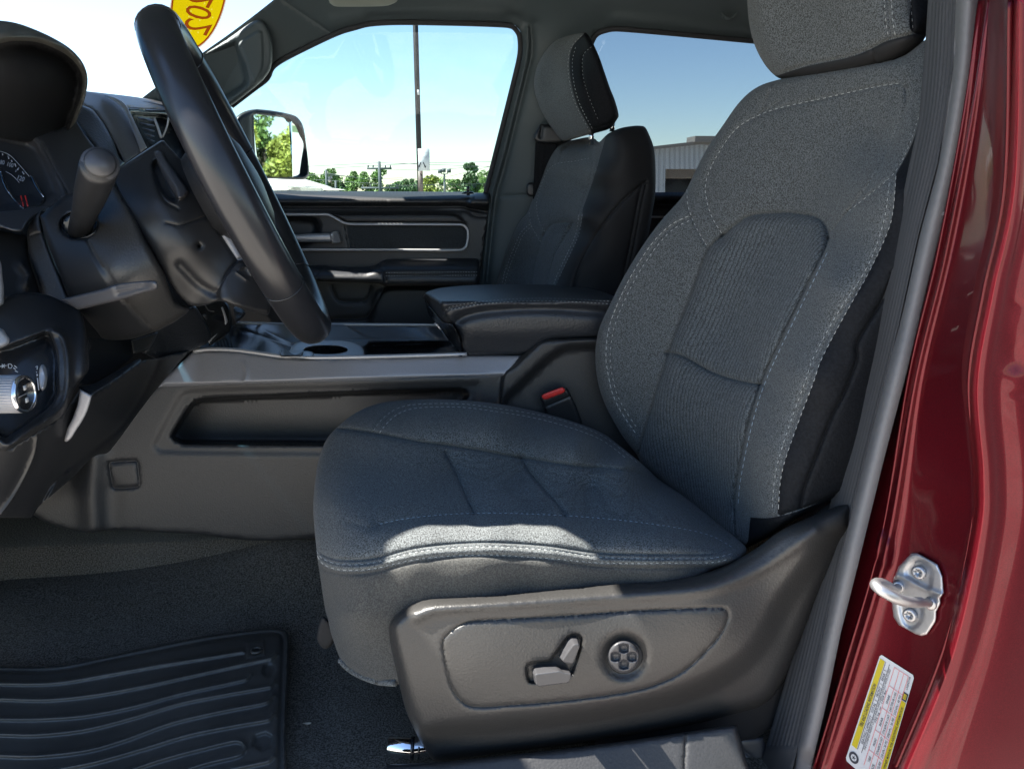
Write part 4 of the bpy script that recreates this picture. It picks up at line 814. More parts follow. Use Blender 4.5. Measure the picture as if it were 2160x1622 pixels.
# ================================================================== centre console
co = thing('center_console', 'black centre console with silver rail, side pocket, cup holder and padded lid', 'console', (0, 1.4, -.65))
CS = D((68, 1083, 1.26), (330, 815, 1.27), (665, 1132, 1.24), (700, 800, 1.25), (1290, 712, 1.25), (1340, 960, 1.24), (1000, 800, 1.245), lam=.01)
pocket = [(365, 921), (372, 905), (398, 864), (408, 852), (422, 845), (450, 842), (720, 830), (968, 822), (982, 826), (986, 833), (979, 843), (960, 860, 1), (800, 936, 1), (393, 933), (376, 929)]
pk_o = [(326, 940), (332, 925), (372, 850), (384, 833), (400, 826), (450, 822, 1), (1010, 808, 1), (1010, 960, 1), (345, 954)]
rai = [(1040, 1000, 1), (1062, 855), (1095, 815), (1150, 762), (1185, 738), (1204, 733), (1400, 727, 1), (1400, 1000, 1)]
css = Surf(CS, grooves=[([(230, 979), (234, 975), (286, 972), (290, 976), (294, 1022), (290, 1027), (242, 1030), (238, 1026)], 2, .003, True), ([(196, 965), (192, 1040), (196, 1112)], 24, -.011), ([(238, 1036), (236, 1112)], 22, .003)],
           steps=[(pk_o, .003, 8), (pocket, .085, 5), (rai, .016, 10), ([(1050, 1000, 1), (1060, 800), (1088, 770), (1122, 738), (1140, 722), (1167, 716), (1400, 708, 1), (1400, 1000, 1)], -.016, 5)], rnd=(5, .006))
g = Geo().relief([(60, 1078, 1), (200, 940, 1), (330, 812, 1), (345, 806, 1), (500, 802, 1), (720, 796), (1010, 788), (1050, 778, 1), (1075, 765), (1097, 752), (1130, 728), (1150, 718), (1170, 715), (1290, 711), (1400, 708, 1), (1400, 1000, 1), (1300, 1010), (665, 1134), (400, 1126), (260, 1118), (222, 1119), (195, 1123), (172, 1122), (130, 1113), (93, 1100)], css, th=.03, step=9)
g.build('console_body', M['plastic'], co)
SR = D((333, 818, 1.262), (700, 806, 1.238), (1057, 796, 1.235), (410, 742, 1.275), (600, 755, 1.268), (980, 750, 1.262), (1100, 750, 1.25), lam=.01)
srs = Surf(SR, rnd=(5, .008), grooves=[([(512, 765), (520, 785), (514, 808)], 5, -.002)], steps=[([(340, 812, 1), (500, 808, 1), (720, 800, 1), (1020, 792, 1), (1060, 790, 1), (1060, 830, 1), (330, 840, 1)], .006, 4)])
g = Geo().relief([(333, 818, 1), (346, 800), (408, 741, 1), (440, 740), (490, 741), (540, 747), (590, 754), (640, 757), (720, 757), (860, 753), (980, 750), (1100, 750, 1), (1084, 772), (1070, 788), (1056, 795), (1020, 797), (900, 800), (720, 806), (500, 812)], srs, th=.02, step=7)
g.build('silver_rail', M['gunmetal'], co)
g = Geo().tube(line3([(408, 741), (440, 737), (490, 738), (540, 744), (590, 751), (640, 754), (720, 754), (860, 751), (985, 747)], Surf(D((410, 742, 1.270), (600, 755, 1.262), (980, 750, 1.256))), 0, 8), .0035, n=8)
g.build('rail_edge', M['silver'], co)
g = Geo().tube(line3([(498, 681), (600, 684), (760, 685), (926, 686)], Surf(Plane(1.545)), 0, 8), .003, n=8)
g.build('rail_edge', M['silver'], co)
TY = D((495, 688, 1.55), (925, 688, 1.55), (495, 716, 1.535), (925, 716, 1.535), (600, 752, 1.272), (960, 748, 1.268), (430, 742, 1.30))
bin_ = [(771, 733), (778, 727), (790, 725), (940, 722), (958, 728), (974, 748), (960, 751, 1), (772, 751, 1)]
tys = Surf(TY, grooves=[([(497, 692), (560, 712), (616, 733)], 2.5, .006), ([(560, 700), (615, 722), (640, 722)], 3, -.006), ([(700, 717), (930, 716)], 2, -.004)], steps=[(bin_, .09, 3), ([(687+47*math.cos(t), 738+9.5*math.sin(t)) for t in np.linspace(0, 6.283, 18, endpoint=False)], .07, 3)])
g = Geo().relief([(408, 742, 1), (470, 700), (498, 683, 1), (926, 687, 1), (945, 715), (976, 752, 1), (720, 757), (640, 758), (590, 754), (540, 747), (480, 741)], tys, th=.02, step=6)
g.build('console_tray', M['plastic_sm'], co)
CHs = Surf(lambda p: TY(p)-.010, rnd=(2.5, .004))
hole = [(687+47*math.cos(t), 738+9.5*math.sin(t)) for t in np.linspace(0, 6.283, 18, endpoint=False)]
g = Geo().relief([(612, 740), (617, 729), (630, 722), (660, 719), (690, 718), (720, 719), (746, 723), (762, 731), (768, 742), (769, 750, 1), (640, 754, 1), (612, 750)], CHs, th=.01, step=3, holes=[hole])
cu_ = g.build('cup_holder', M['silver'], co)
for x in (600, 655):
    g = Geo().relief([(588, 748), (592, 740), (606, 739), (640, 740), (658, 742), (662, 750), (655, 754, 1), (590, 753, 1)] if x == 600 else [(593, 752), (595, 738), (603, 734), (608, 738), (612, 744), (624, 748), (640, 742), (636, 752, 1)], Surf(lambda p, k=(.022 if x == 600 else .034): TY(p)-k, rnd=(3, .006)), th=.012, step=3); g.build('power_socket_cover', M['silver'] if x == 600 else M['plastic_sm'], co)
# lid / armrest
AL = Convex(.006, D((1000, 634, 1.262), (1250, 632, 1.262), (1067, 598, 1.62)), D((1000, 742, 1.252), (1250, 700, 1.252), (1100, 640, 1.240)), D((893, 628, 1.50), (938, 672, 1.30), (980, 742, 1.262)))
ln1 = [(934, 672), (938, 659), (950, 650), (975, 645), (1020, 638), (1087, 633), (1153, 632), (1220, 634), (1300, 639)]
als = Surf(AL, rnd=(9, .018), grooves=[(ln1, 2.6, .004), ([(968, 675), (980, 668), (1020, 658), (1090, 652), (1160, 651), (1230, 655), (1300, 660)], 10, .009), ([(1000, 700), (1100, 700), (1250, 690)], 26, -.004), ([(950, 618), (1067, 612), (1250, 620)], 14, -.006)])
g = Geo().relief([(893, 626), (897, 618), (912, 612), (933, 607), (987, 602), (1067, 600), (1187, 602), (1253, 611), (1298, 626), (1322, 640, 1), (1322, 706, 1), (1267, 713), (1170, 718), (1145, 728), (1128, 742), (1097, 750), (1003, 751), (985, 748), (975, 738), (967, 707), (953, 683), (935, 678), (907, 648)], als, th=.06, step=6)
g.stitch([(x, y-2.5) for x, y in ln1], als, 1, 5, 3, 1.2); g.stitch([(x, y+3) for x, y in ln1[2:]], als, 1, 5, 3, 1.2)
lid = g.build('armrest_lid', [M['vinyl_top'], M['thread']], co)
g = Geo().relief([(897, 632), (907, 648), (935, 679), (953, 684), (967, 708), (975, 738), (980, 748, 1), (955, 728), (930, 690), (905, 665)], Surf(D((897, 632, 1.45), (935, 680, 1.34), (975, 740, 1.28)), rnd=(3, .005)), th=.02, step=5); g.build('lid_latch', M['black'], lid)
g = Geo().relief(rib([(917, 681), (930, 695)], 3), Surf(Plane(1.34)), th=.004, step=3); g.build('latch_edge', M['silver'], lid)

# ================================================================== dashboard
da = thing('dashboard', 'black dashboard with instrument hood, silver centre trim and light switch panel', 'dashboard', (-.7, 1.3, -.5))
BK = D((-60, 300, 1.25), (300, 240, 1.75), (480, 640, 1.50), (-60, 1000, 1.10), (400, 720, 1.42), (200, 970, 1.25), (100, 600, 1.2))
g = Geo().relief(poly((-80, 240), (161, 240), (185, 200), (278, 210), (346, 222), (380, 260), (440, 560), (470, 640), (480, 700), (400, 742), (330, 817), (243, 937), (190, 965), (80, 1070), (68, 1090), (-80, 1090)), Surf(BK), th=.05, step=30)
g.box((-1.30, .70, -.45), (-.72, 1.30, .09)); g.box((-1.30, 1.30, -.45), (-.84, 2.04, .12)); db_ = g.build('dash_body', M['plastic_dk'], da)
bv = db_.modifiers.new('b', 'BEVEL'); bv.width = .03; bv.segments = 4; bv.limit_method = 'ANGLE'; bv.angle_limit = R(60)
# dash top on the far side and air vent
g = Geo().relief([(183, 193, 1), (219, 197), (278, 204), (330, 212), (400, 228), (450, 250), (452, 262), (346, 234), (300, 231), (262, 228, 1)], Surf(D((185, 193, 1.55), (339, 215, 1.95), (268, 229, 1.5), (450, 255, 1.85)), rnd=(5, .02)), th=.04, step=7); g.build('dash_top', M['vinyl_top'], da)
g = Geo().relief([(266, 228, 1), (346, 232, 1), (440, 262, 1), (430, 420, 1), (330, 330, 1), (308, 320, 1), (285, 265)], Surf(D((270, 230, 1.52), (346, 232, 1.7), (308, 320, 1.5), (430, 400, 1.6)), steps=[([(278, 240, 1), (346, 244, 1), (400, 270, 1), (400, 350, 1), (320, 310, 1), (300, 290)], .05, 4)]), th=.03, step=6)
vt = g.build('air_vent', M['black'], da)
g = Geo()
for i, y in enumerate((248, 259, 270, 281, 291)): g.relief([(288+i*5, y), (318, y+4), (327, y+7), (318, y+9), (292+i*5, y+4)], Surf(D((288, y, 1.51), (327, y, 1.56), (300, y+10, 1.51))), th=.006, step=5)
g.build('vent_fins', M['plastic_sm'], vt)
g = Geo().tube(line3([(325, 249), (333, 270), (340, 292)], Surf(Plane(1.53)), 0, 6), .0022, n=6); g.tube(line3([(356, 245), (352, 268), (343, 290)], Surf(Plane(1.53)), 0, 6), .0016, n=6); g.build('vent_lever', M['silver'], vt)
# leather-look piece and silver sweep
ST = D((185, 200, 1.50), (239, 210, 1.52), (262, 343, 1.35), (300, 318, 1.40), (174, 222, 1.42), (222, 269, 1.40))
g = Geo().relief([(158, 254, 1), (172, 222, 1), (194, 231), (209, 248), (224, 270), (240, 300), (250, 330), (264, 345, 1), (245, 362, 1), (204, 318), (176, 281)], Surf(D((160, 256, 1.34), (194, 231, 1.40), (262, 343, 1.32), (204, 315, 1.28)), rnd=(5, .01)), th=.03, step=6); g.build('dash_pad', M['vinyl_top'], da)
g = Geo().relief([(182, 193, 1), (219, 200), (241, 212), (258, 227), (270, 246), (290, 290), (302, 316, 1), (296, 322, 1), (263, 345, 1), (240, 299), (224, 269), (209, 247), (194, 230), (172, 221, 1)], Surf(ST, rnd=(3, .004)), th=.02, step=6); g.build('silver_sweep', M['gunmetal'], da)
g = Geo().relief([(216, 200, 1), (235, 203), (250, 209), (266, 222), (276, 241), (303, 298), (310, 312, 1), (297, 322, 1), (270, 250), (258, 229), (240, 213)], Surf(D((224, 201, 1.49), (268, 225, 1.47), (305, 315, 1.38)), rnd=(3, .004), grooves=[([(224, 203), (245, 213), (260, 228), (272, 250), (300, 312)], 3, -.002)]), th=.02, step=4); g.build('silver_edge', M['silver'], da)
# instrument cluster
bzs = Surf(D((74, 291, 1.19), (204, 315, 1.25), (-60, 470, 1.00), (-60, 280, 1.12), (139, 413, 1.12)), grooves=[([(86, 303), (91, 311), (111, 349), (139, 400), (150, 425)], 2, .004)],
     steps=[([(-80, 270, 1), (60, 296, 1), (84, 318), (110, 370), (128, 412, 1), (98, 428, 1), (-80, 450, 1)], .03, 14)])
g = Geo().relief([(-60, 280, 1), (60, 285), (130, 270, 1), (161, 255, 1), (176, 280), (204, 316), (222, 335, 1), (205, 400, 1), (165, 450, 1), (139, 414, 1), (100, 440, 1), (40, 470, 1), (-60, 470, 1)], bzs, th=.02, step=8)
cl = g.build('instrument_bezel', M['plastic_sm'], da)
dfs = Surf(lambda p: bzs.t(p)-.004)
g = Geo().relief([(-60, 300), (0, 318), (22, 327), (48, 352), (66, 374), (84, 396), (97, 419), (70, 440), (-60, 460)], dfs, th=.004, step=14, m=0)
dc = np.array([-52., 402.])
def arc3(pts, w_, m_, l=.002): g.relief(rib(pts, w_), Surf(lambda p: bzs.t(p)-.004-l), th=.0005, step=4, m=m_)
arc3([(-10, 318), (2, 320), (22, 329), (46, 354), (62, 373)], 1.2, 1)
arc3([(12, 362), (24, 369), (34, 378), (41, 386)], 1, 1)
for (x, y), (x2, y2) in (((17, 329), (19, 336)), ((5, 324), (6, 328)), ((24, 338), (26, 342)), ((31, 345), (34, 352)), ((40, 354), (37, 359)), ((47, 362), (51, 368))): arc3([(x, y), (x2, y2)], 2.6, 1)
def dtext(s_, x, y, h_, rot, m_=1):
    V_, F_ = text2d(s_, 1.0, bold=.02, align='CENTER'); q = V_*h_/.72
    X = x+q[:, 0]*math.cos(rot)*.8+q[:, 1]*math.sin(rot); Y = y+q[:, 0]*math.sin(rot)*.8-q[:, 1]*math.cos(rot)
    g.add(dfs.xyz(np.c_[X, Y], .0025), F_, m_)
dtext('80', 4, 347, 9, .2); dtext('100', 20, 352, 9, .3); dtext('120', 42, 381, 10, .35); dtext('0', 33, 363, 5, .3)
for x in (48, 57): arc3([(x-4, 413), (x+2, 436)], 3, 2)
g.build('dial', [M['dial'], M['grey_print'], M['red']], cl)
g = Geo().relief([(-2, 358), (3, 362), (10, 380), (28, 414), (50, 440), (34, 428), (10, 398)], Surf(lambda p: bzs.t(p)-.012, rnd=(3, .004)), th=.006, step=4)
g.relief([(63, 369), (72, 376), (84, 398), (95, 418), (86, 412), (74, 394)], Surf(lambda p: bzs.t(p)-.012, rnd=(3, .004)), th=.006, step=4); g.build('dial_ring', M['chrome'], cl)
# hood over the instruments
HD_ = D((-60, 40, .98), (0, 44, 1.00), (74, 63, 1.06), (144, 100, 1.12), (185, 167, 1.17), (161, 256, 1.18), (-60, 100, .93), (28, 86, .97), (111, 99, 1.05), (170, 145, 1.12), (176, 200, 1.14), (0, 280, 1.0), (90, 290, 1.1), lam=.002)
cav = [(-90, 120, 1), (-60, 102), (0, 92), (28, 87), (74, 89), (111, 101), (142, 118), (165, 142), (174, 170), (170, 205), (156, 245), (140, 290, 1), (60, 320, 1), (-90, 320, 1)]
hds = Surf(HD_, rnd=(5, .012), steps=[(cav, .10, 12)], grooves=[([(-60, 92), (0, 80), (40, 74), (90, 82), (130, 100), (160, 128)], 5, .006), ([(-60, 100), (0, 90), (28, 85), (74, 87), (111, 99), (142, 116), (166, 141), (175, 170)], 3, -.004)])
g = Geo().relief([(-60, 42, 1), (0, 44), (37, 50), (74, 63), (111, 80), (144, 100), (167, 122), (180, 144), (185, 167), (183, 191), (176, 219), (161, 257, 1), (150, 270), (130, 283), (112, 297), (60, 300), (0, 292), (-60, 285, 1)], hds, th=.02, step=7, regions=[(cav, 1)])
g.build('instrument_hood', [mat('hood_vinyl_sunlit', (.10, .098, .085), .5, bump=('grain', 380, .4, .0005)), M['blackm']], da)  # paler olive base colour stands in for sunlight on the hood top
# trim below the cluster (light rim) and textured column side
g = Geo().relief([(-60, 455, 1), (0, 447), (48, 443), (60, 438), (80, 436), (104, 438), (95, 449), (75, 455), (58, 470), (50, 485), (42, 489), (25, 487), (-10, 478), (-60, 480, 1)], Surf(D((0, 440, 1.02), (100, 440, 1.06), (0, 490, .96)), rnd=(4, .008)), th=.02, step=5); g.build('lower_lip', M['plastic_sm'], da)
g = Geo().relief([(90, 442), (75, 455), (62, 475), (57, 495), (60, 530), (72, 570), (85, 605), (95, 640, 1), (160, 660, 1), (143, 622), (118, 560), (95, 500), (86, 460)], Surf(D((90, 442, 1.03), (57, 495, 1.02), (140, 620, .98)), rnd=(7, .012), grooves=[([(57, 501), (72, 494), (90, 490)], 1.6, .002)]), th=.04, step=6); g.build('column_gasket', M['plastic'], da)
g = Geo().relief([(-60, 470, 1), (30, 492), (58, 498), (60, 540), (85, 620, 1), (40, 640, 1), (-60, 620, 1)], Surf(D((0, 480, 1.03), (60, 500, 1.05), (0, 620, .95)), rnd=(6, .02), grooves=[([(45, 560), (60, 580), (55, 600)], 9, -.02)]), th=.02, step=9); g.build('column_recess', M['blackm'], da)
# lower panels: knee panel, its ledge and silver strip, centre-stack corner
KP = D((170, 815, .84), (200, 806, .86), (300, 756, 1.02), (335, 760, 1.10), (400, 742, 1.22), (333, 817, 1.16), (243, 937, 1.02), (194, 965, .96), (80, 1070, .84), (0, 1085, .78), (150, 930, .85), (-60, 940, .74), (-60, 1090, .76), (250, 840, .98), lam=.003)
kps = Surf(KP, grooves=[([(333, 762), (322, 790), (290, 850), (250, 905), (200, 945), (150, 985), (105, 1030), (85, 1070)], 6, .008), ([(78, 925), (72, 960), (50, 1010), (20, 1060), (-20, 1110)], 4, -.004), ([(146, 994), (124, 1010), (100, 1050), (84, 1078)], 4, -.005)])
g = Geo().relief([(150, 850, 1), (170, 820, 1), (194, 834), (294, 765), (330, 756), (400, 740, 1), (333, 817), (290, 873), (243, 937), (225, 956), (197, 963), (153, 1007), (80, 1070), (66, 1092, 1), (-80, 1092, 1), (-80, 930, 1), (20, 948, 1), (115, 890, 1)], kps, th=.03, step=9); g.build('knee_panel', M['plastic_dk'], da)
g = Geo().relief([(166, 817), (186, 812), (204, 806), (250, 780), (292, 757), (298, 762), (250, 798), (194, 834, 1)], Surf(D((170, 815, .86), (300, 756, 1.05), (194, 834, .83), (290, 768, .99)), rnd=(3, .006)), th=.02, step=5); g.build('panel_ledge', M['vinyl_top'], da)
g = Geo().relief([(169, 821, 1), (194, 834, 1), (190, 850), (184, 868), (174, 888), (162, 906), (150, 925), (140, 932), (136, 930), (142, 905), (154, 880), (164, 850)], Surf(D((170, 820, .825), (194, 834, .825), (140, 930, .825)), rnd=(3, .005)), th=.015, step=5); g.build('panel_strip', M['gunmetal'], da)
g = Geo().relief([(150, 790, 1), (180, 770), (186, 712, 1), (222, 714), (276, 704), (277, 745), (282, 750), (250, 778), (204, 806), (172, 815, 1)], Surf(D((150, 790, 1.0), (280, 745, 1.10), (186, 712, 1.05))), th=.02, step=9); g.build('column_cavity', M['blackm'], da)
g = Geo().relief([(277, 718, 1), (334, 700, 1), (322, 725), (308, 740), (281, 746, 1)], Surf(D((277, 718, 1.06), (334, 700, 1.1), (281, 746, 1.05)), rnd=(3, .004)), th=.02, step=5); g.build('column_bracket', M['trim'], da)
g = Geo().relief([(300, 745, 1), (320, 705), (345, 680), (385, 655), (412, 645, 1), (425, 665), (445, 705), (440, 722), (415, 735), (375, 752), (340, 762, 1)], Surf(D((300, 745, 1.14), (412, 645, 1.22), (440, 715, 1.27), (340, 760, 1.16)), rnd=(4, .01)), th=.03, step=7); g.build('stack_side', M['vinyl_top'], da)
g = Geo().relief([(405, 645, 1), (470, 630, 1), (485, 650), (489, 690), (478, 706), (455, 722), (440, 730, 1), (442, 716, 1), (425, 690)], Surf(D((405, 645, 1.30), (485, 650, 1.34), (450, 725, 1.28)), rnd=(4, .006)), th=.03, step=5); sk = g.build('centre_stack', M['black'], da)
g = Geo().relief(rib([(468, 648), (474, 665), (478, 684), (472, 694), (455, 710), (440, 722)], [4, 5, 7, 7, 7, 6]), Surf(D((468, 648, 1.305), (480, 684, 1.32), (440, 722, 1.275)), rnd=(2, .002)), th=.006, step=3); g.build('stack_outline', M['silver'], sk)
g = Geo()
g.relief(rib([(432, 643), (440, 655), (452, 657)], 3), Surf(Plane(1.29)), th=.004, step=3); g.relief([(424, 668), (434, 664), (440, 690), (436, 695)], Surf(Plane(1.30), rnd=(2, .002)), th=.004, step=3)
g.build('stack_buttons', M['plastic_sm'], sk)
g = Geo().relief([(493, 650), (505, 648), (518, 660), (514, 668), (498, 680), (494, 668)], Surf(D((493, 650, 1.50), (518, 660, 1.52), (498, 680, 1.48)), rnd=(3, .006), grooves=[([(500, 658), (510, 660), (508, 668), (500, 672)], 2, -.003)]), th=.02, step=4); g.build('selector_switch', M['plastic_sm'], da)
g = Geo().relief([(440, 735, 1), (460, 712), (480, 700), (492, 735, 1), (480, 742, 1)], Surf(D((440, 735, 1.33), (492, 735, 1.40), (480, 700, 1.42)), grooves=[([(455+i*7, 716), (462+i*7, 738)], 1.6, .003) for i in range(4)]), th=.01, step=5); g.build('rubber_pad', M['plastic_dk'], da)
# ---- light switch panel
LP = D((-60, 620, .86), (60, 617, .90), (140, 640, .92), (188, 740, .86), (150, 840, .82), (20, 948, .74), (-60, 760, .80), (100, 704, .845), (120, 790, .815), (60, 900, .765), lam=.002)
inn = [(-80, 742, 1), (0, 736), (60, 716), (98, 703), (108, 712), (118, 740), (121, 770), (121, 830, 1), (104, 858), (60, 892), (12, 924, 1), (-80, 890, 1)]
lps = Surf(LP, rnd=(6, .012), steps=[(inn, .022, 6)], grooves=[([(112, 698), (132, 712), (143, 760), (140, 830), (118, 870), (60, 908), (16, 938), (-10, 920)], 7, -.010), ([(168, 655), (176, 700), (172, 790)], 10, -.004)])
g = Geo().relief([(-80, 640, 1), (0, 636), (20, 625), (60, 617), (100, 622), (140, 640), (168, 655), (180, 690), (188, 770), (180, 792), (160, 816), (150, 840), (137, 868), (115, 889), (37, 936), (12, 950), (-20, 940), (-80, 880, 1)], lps, th=.03, step=7, regions=[(inn, 1)])
lp = g.build('light_switch_panel', [M['plastic_dk'], M['black']], da)
pX = float(at(50, 831, .742)[0]); kc_ = at(51, 831, .742)
g = Geo(); g.lathe(kc_, (1, -.06, .02), [(-.05, .0165), (-.002, .0178), (.0, .0172)], m=0, n=40)
for q in range(40):
    a = 2*math.pi*q/40; e = np.array([0, math.cos(a), math.sin(a)])*.0172; g.tube([kc_+e+np.array([-.045, .002, 0]), kc_+e+np.array([-.003, 0, 0])], .0009, m=0, n=4, cap=False)
g.lathe(kc_, (1, -.06, .02), [(-.001, .0178), (.002, .0172), (.002, .0150), (.0005, .0148)], m=1, n=40, cap=False); g.lathe(kc_, (1, -.06, .02), [(-.001, .0150), (.0008, .0148)], m=2, n=40)
for dy in (.006, -.006):
    c_ = kc_+np.array([.0014, -.0002, dy]); g.box(c_-np.array([.0002, .0022, .0022]), c_+np.array([.0004, .0028, .0022]), 3)
g.box(kc_+np.array([.0010, -.013, -.0003]), kc_+np.array([.0014, .013, .0003]), 0)
g.build('light_knob', [M['gunmetal'], M['chrome'], M['black'], M['white']], lp)
g = Geo().relief([(82, 796), (84, 776), (90, 768), (97, 776), (100, 795), (97, 815), (90, 824), (84, 815)], Surf(D((82, 796, .81), (100, 796, .815), (90, 824, .80)), rnd=(4, .006), grooves=[([(88, 775), (94, 795), (90, 818)], 2, -.003)]), th=.01, step=3); g.build('dimmer_wheel', M['silver'], lp)
g = Geo(); pr_ = Surf(D((0, 770, .80), (110, 770, .835), (80, 830, .81)))
for ln, w_ in (([(79, 797), (82, 823)], 2.6), ([(78, 789), (79, 793)], 3), ([(77, 784), (77.5, 786)], 2), ([(4, 768), (10, 776)], 1.5), ([(10, 768), (4, 776)], 1.5), ([(0, 773), (14, 771)], 1.5), ([(17, 768), (23, 768), (26, 772), (23, 777), (18, 776), (17, 768)], 1.5), ([(28, 776), (33, 779)], 2), ([(32, 782), (38, 785)], 2), ([(30, 771), (36, 776)], 1.6), ([(75, 774), (79, 772), (78, 780)], 1.6)): g.relief(rib(ln, w_), pr_, th=.0006, step=3)
g.build('switch_symbols', M['white'], lp)
g = Geo().relief([(-60, 560), (-5, 545), (6, 590), (8, 625), (2, 645), (-60, 650)], Surf(D((-60, 560, .84), (8, 600, .86), (-20, 650, .84)), rnd=(6, .012)), th=.02, step=5)
g.relief([(-60, 690), (0, 692), (14, 705), (22, 716), (14, 730), (-60, 745)], Surf(D((-60, 690, .80), (22, 716, .82), (-20, 745, .80)), rnd=(6, .012)), th=.02, step=5); g.build('vent_edge', M['silver'], da)

# ================================================================== steering column and its levers
sc_ = thing('steering_column', 'dark grey steering column shroud behind the wheel, with levers', 'steering column', (-.4, 1.0, -.2))
SH = D((85, 455, .97), (139, 413, 1.00), (204, 461, .95), (241, 384, .97), (246, 395, .96), (143, 622, .93), (259, 632, .90), (319, 695, .94), (222, 714, .98), (400, 645, .95), (315, 521, .90), (240, 560, .89), lam=.003)
shs = Surf(SH, rnd=(10, .02), grooves=[([(183, 504), (204, 548), (239, 599), (259, 632), (319, 697)], 1.8, .003)],
           steps=[([(167+40*math.cos(t), 476+28*math.sin(t)) for t in np.linspace(0, 6.283, 12, endpoint=False)], .02, 4)])
slv = [(183, 504), (204, 461, 1), (222, 415), (241, 378, 1), (400, 645, 1), (330, 720, 1), (319, 697), (259, 632), (239, 599), (204, 548)]
g = Geo().relief([(84, 456, 1), (110, 434), (139, 412), (165, 400), (241, 378, 1), (250, 400), (280, 450), (315, 521), (346, 576), (370, 634), (400, 650), (380, 672), (345, 692), (315, 704), (274, 716), (222, 716), (205, 700), (165, 653), (143, 622), (118, 560), (95, 500)], shs, th=.05, step=8, regions=[(slv, 1)])
g.build('column_shroud', [M['plastic_dk'], M['trim']], sc_)
g = Geo(); bt, tp = at(166, 490, .96), at(211, 347, .835)
ax_ = (tp-bt)/np.linalg.norm(tp-bt); L_ = np.linalg.norm(tp-bt)
g.tube([bt, bt+ax_*L_*.35, bt+ax_*L_*.5, bt+ax_*L_*.52, bt+ax_*L_*.75, bt+ax_*L_*.93, tp], [.0115, .0135, .0150, .0156, .0172, .0180, .0178], n=28, m=0)
cn = -tp/np.linalg.norm(tp)+np.array([0, 0, .25]); cn = .45*ax_+.75*cn; 
g.lathe(tp-cn*.004, cn, [(-.004, .0172), (.004, .0180), (.0065, .0172)], m=1, n=32); g.lathe(tp+cn*.003, cn, [(.0, .0146), (.0012, .0146)], m=0, n=32); g.lathe(tp+cn*.003, cn, [(.0, .0138), (.0022, .0134)], m=1, n=32)
g.build('wiper_stalk', [M['plastic_dk'], M['plastic_sm']], sc_)
g = Geo().tube([shs.xyz([(167+39*math.cos(t), 476+27*math.sin(t))], .001)[0] for t in np.linspace(0, 6.283, 30, endpoint=False)], .0018, n=8, closed=True)
g.relief([(167+36*math.cos(t), 476+25*math.sin(t)) for t in np.linspace(0, 6.283, 14, endpoint=False)], Surf(Plane(.965)), th=.01, step=8); g.build('stalk_boot', M['black'], sc_)
g = Geo().relief([(128, 631, 1), (219, 609), (240, 601), (278, 595), (322, 592), (331, 595), (333, 606), (326, 613), (300, 620), (259, 632), (165, 654, 1)], Surf(D((128, 631, .88), (165, 654, .87), (330, 600, .80)), rnd=(5, .008), grooves=[([(245, 606), (290, 601), (308, 603), (250, 618)], 6, .003)]), th=.02, step=5); g.build('tilt_lever', M['plastic_sm'], sc_)

# ================================================================== steering wheel
WC = np.array([-.2422, 1.002, .0042]); Wn = np.array([.911, .1475, .385]); Wn /= np.linalg.norm(Wn)
wa = np.cross(Wn, [0, 1.0, 0]); wa /= np.linalg.norm(wa); wb = np.cross(Wn, wa)
sw = thing('steering_wheel', 'black leather steering wheel standing almost edge-on at the left', 'steering wheel', tuple(WC))
if wa[2] < 0: wa = -wa; wb = -wb                      # wa points up along the wheel face
def wp(r_, a, h=0.0): return WC+r_*(math.cos(a)*wa+math.sin(a)*wb)+Wn*h
g = Geo(); n_, k_ = 120, 20; V = []
for i in range(n_):
    a = 2*math.pi*i/n_; rad = wp(1, a)-WC
    for j in range(k_):
        q = 2*math.pi*j/k_; V.append(wp(.190, a)+rad*.0205*math.cos(q)+Wn*.0225*math.sin(q))
g.add(V, [(i*k_+j, ((i+1) % n_)*k_+j, ((i+1) % n_)*k_+(j+1) % k_, i*k_+(j+1) % k_) for i in range(n_) for j in range(k_)])
def ring(a, r0=.0009, gr=1.0):
    rad = wp(1, a)-WC; g.tube([wp(.190, a)+rad*.0206*gr*math.cos(q)+Wn*.0226*gr*math.sin(q) for q in np.linspace(0, 6.283, 24, endpoint=False)], r0, m=1, n=6, closed=True)
S_ = 1 if (wp(.19, math.pi/2)[1] < WC[1]) else -1       # which side is the near one
for a in (.42, 2.28): ring(a*S_)
for a in (-.42, -2.28, -1.25): ring(a*S_)
for i in range(150):                                     # cross stitches along the inside of the rim
    a = 2*math.pi*i/150; rad = wp(1, a)-WC; c_ = wp(.190, a)-rad*.0207
    g.tube([c_-Wn*.003+wb*0, c_+Wn*.003+(wp(1, a+.01)-wp(1, a))*.2], .0008, m=1, n=4, cap=False)
g.build('wheel_rim', [M['leather'], M['black']], sw)
g = Geo(); g.lathe(WC-Wn*.02, Wn, [(-.03, .055), (0, .072), (.012, .078), (.028, .070), (.038, .045), (.042, .012)], n=32); g.build('airbag_cover', M['plastic_dk'], sw)
def spoke(a, w0, w1, name, m_, h0=-.012, h1=-.002):
    g = Geo(); V = []
    for r_, w_, h in ((.060, w0, h0), (.11, (w0+w1)/2, h0*.9), (.172, w1, h1)):
        c_ = wp(r_, a, h); tn = np.cross(Wn, wp(1, a)-WC)
        for sx, hh in ((-1, -.008), (1, -.008), (1, .008), (-1, .008)): V.append(c_+tn*sx*w_/2+Wn*hh)
    g.add(V, [(i*4+j, i*4+(j+1) % 4, (i+1)*4+(j+1) % 4, (i+1)*4+j) for i in range(2) for j in range(4)]+[(3, 2, 1, 0), (8, 9, 10, 11)])
    o = g.build(name, m_, sw); b_ = o.modifiers.new('b', 'BEVEL'); b_.width = .004; b_.segments = 3
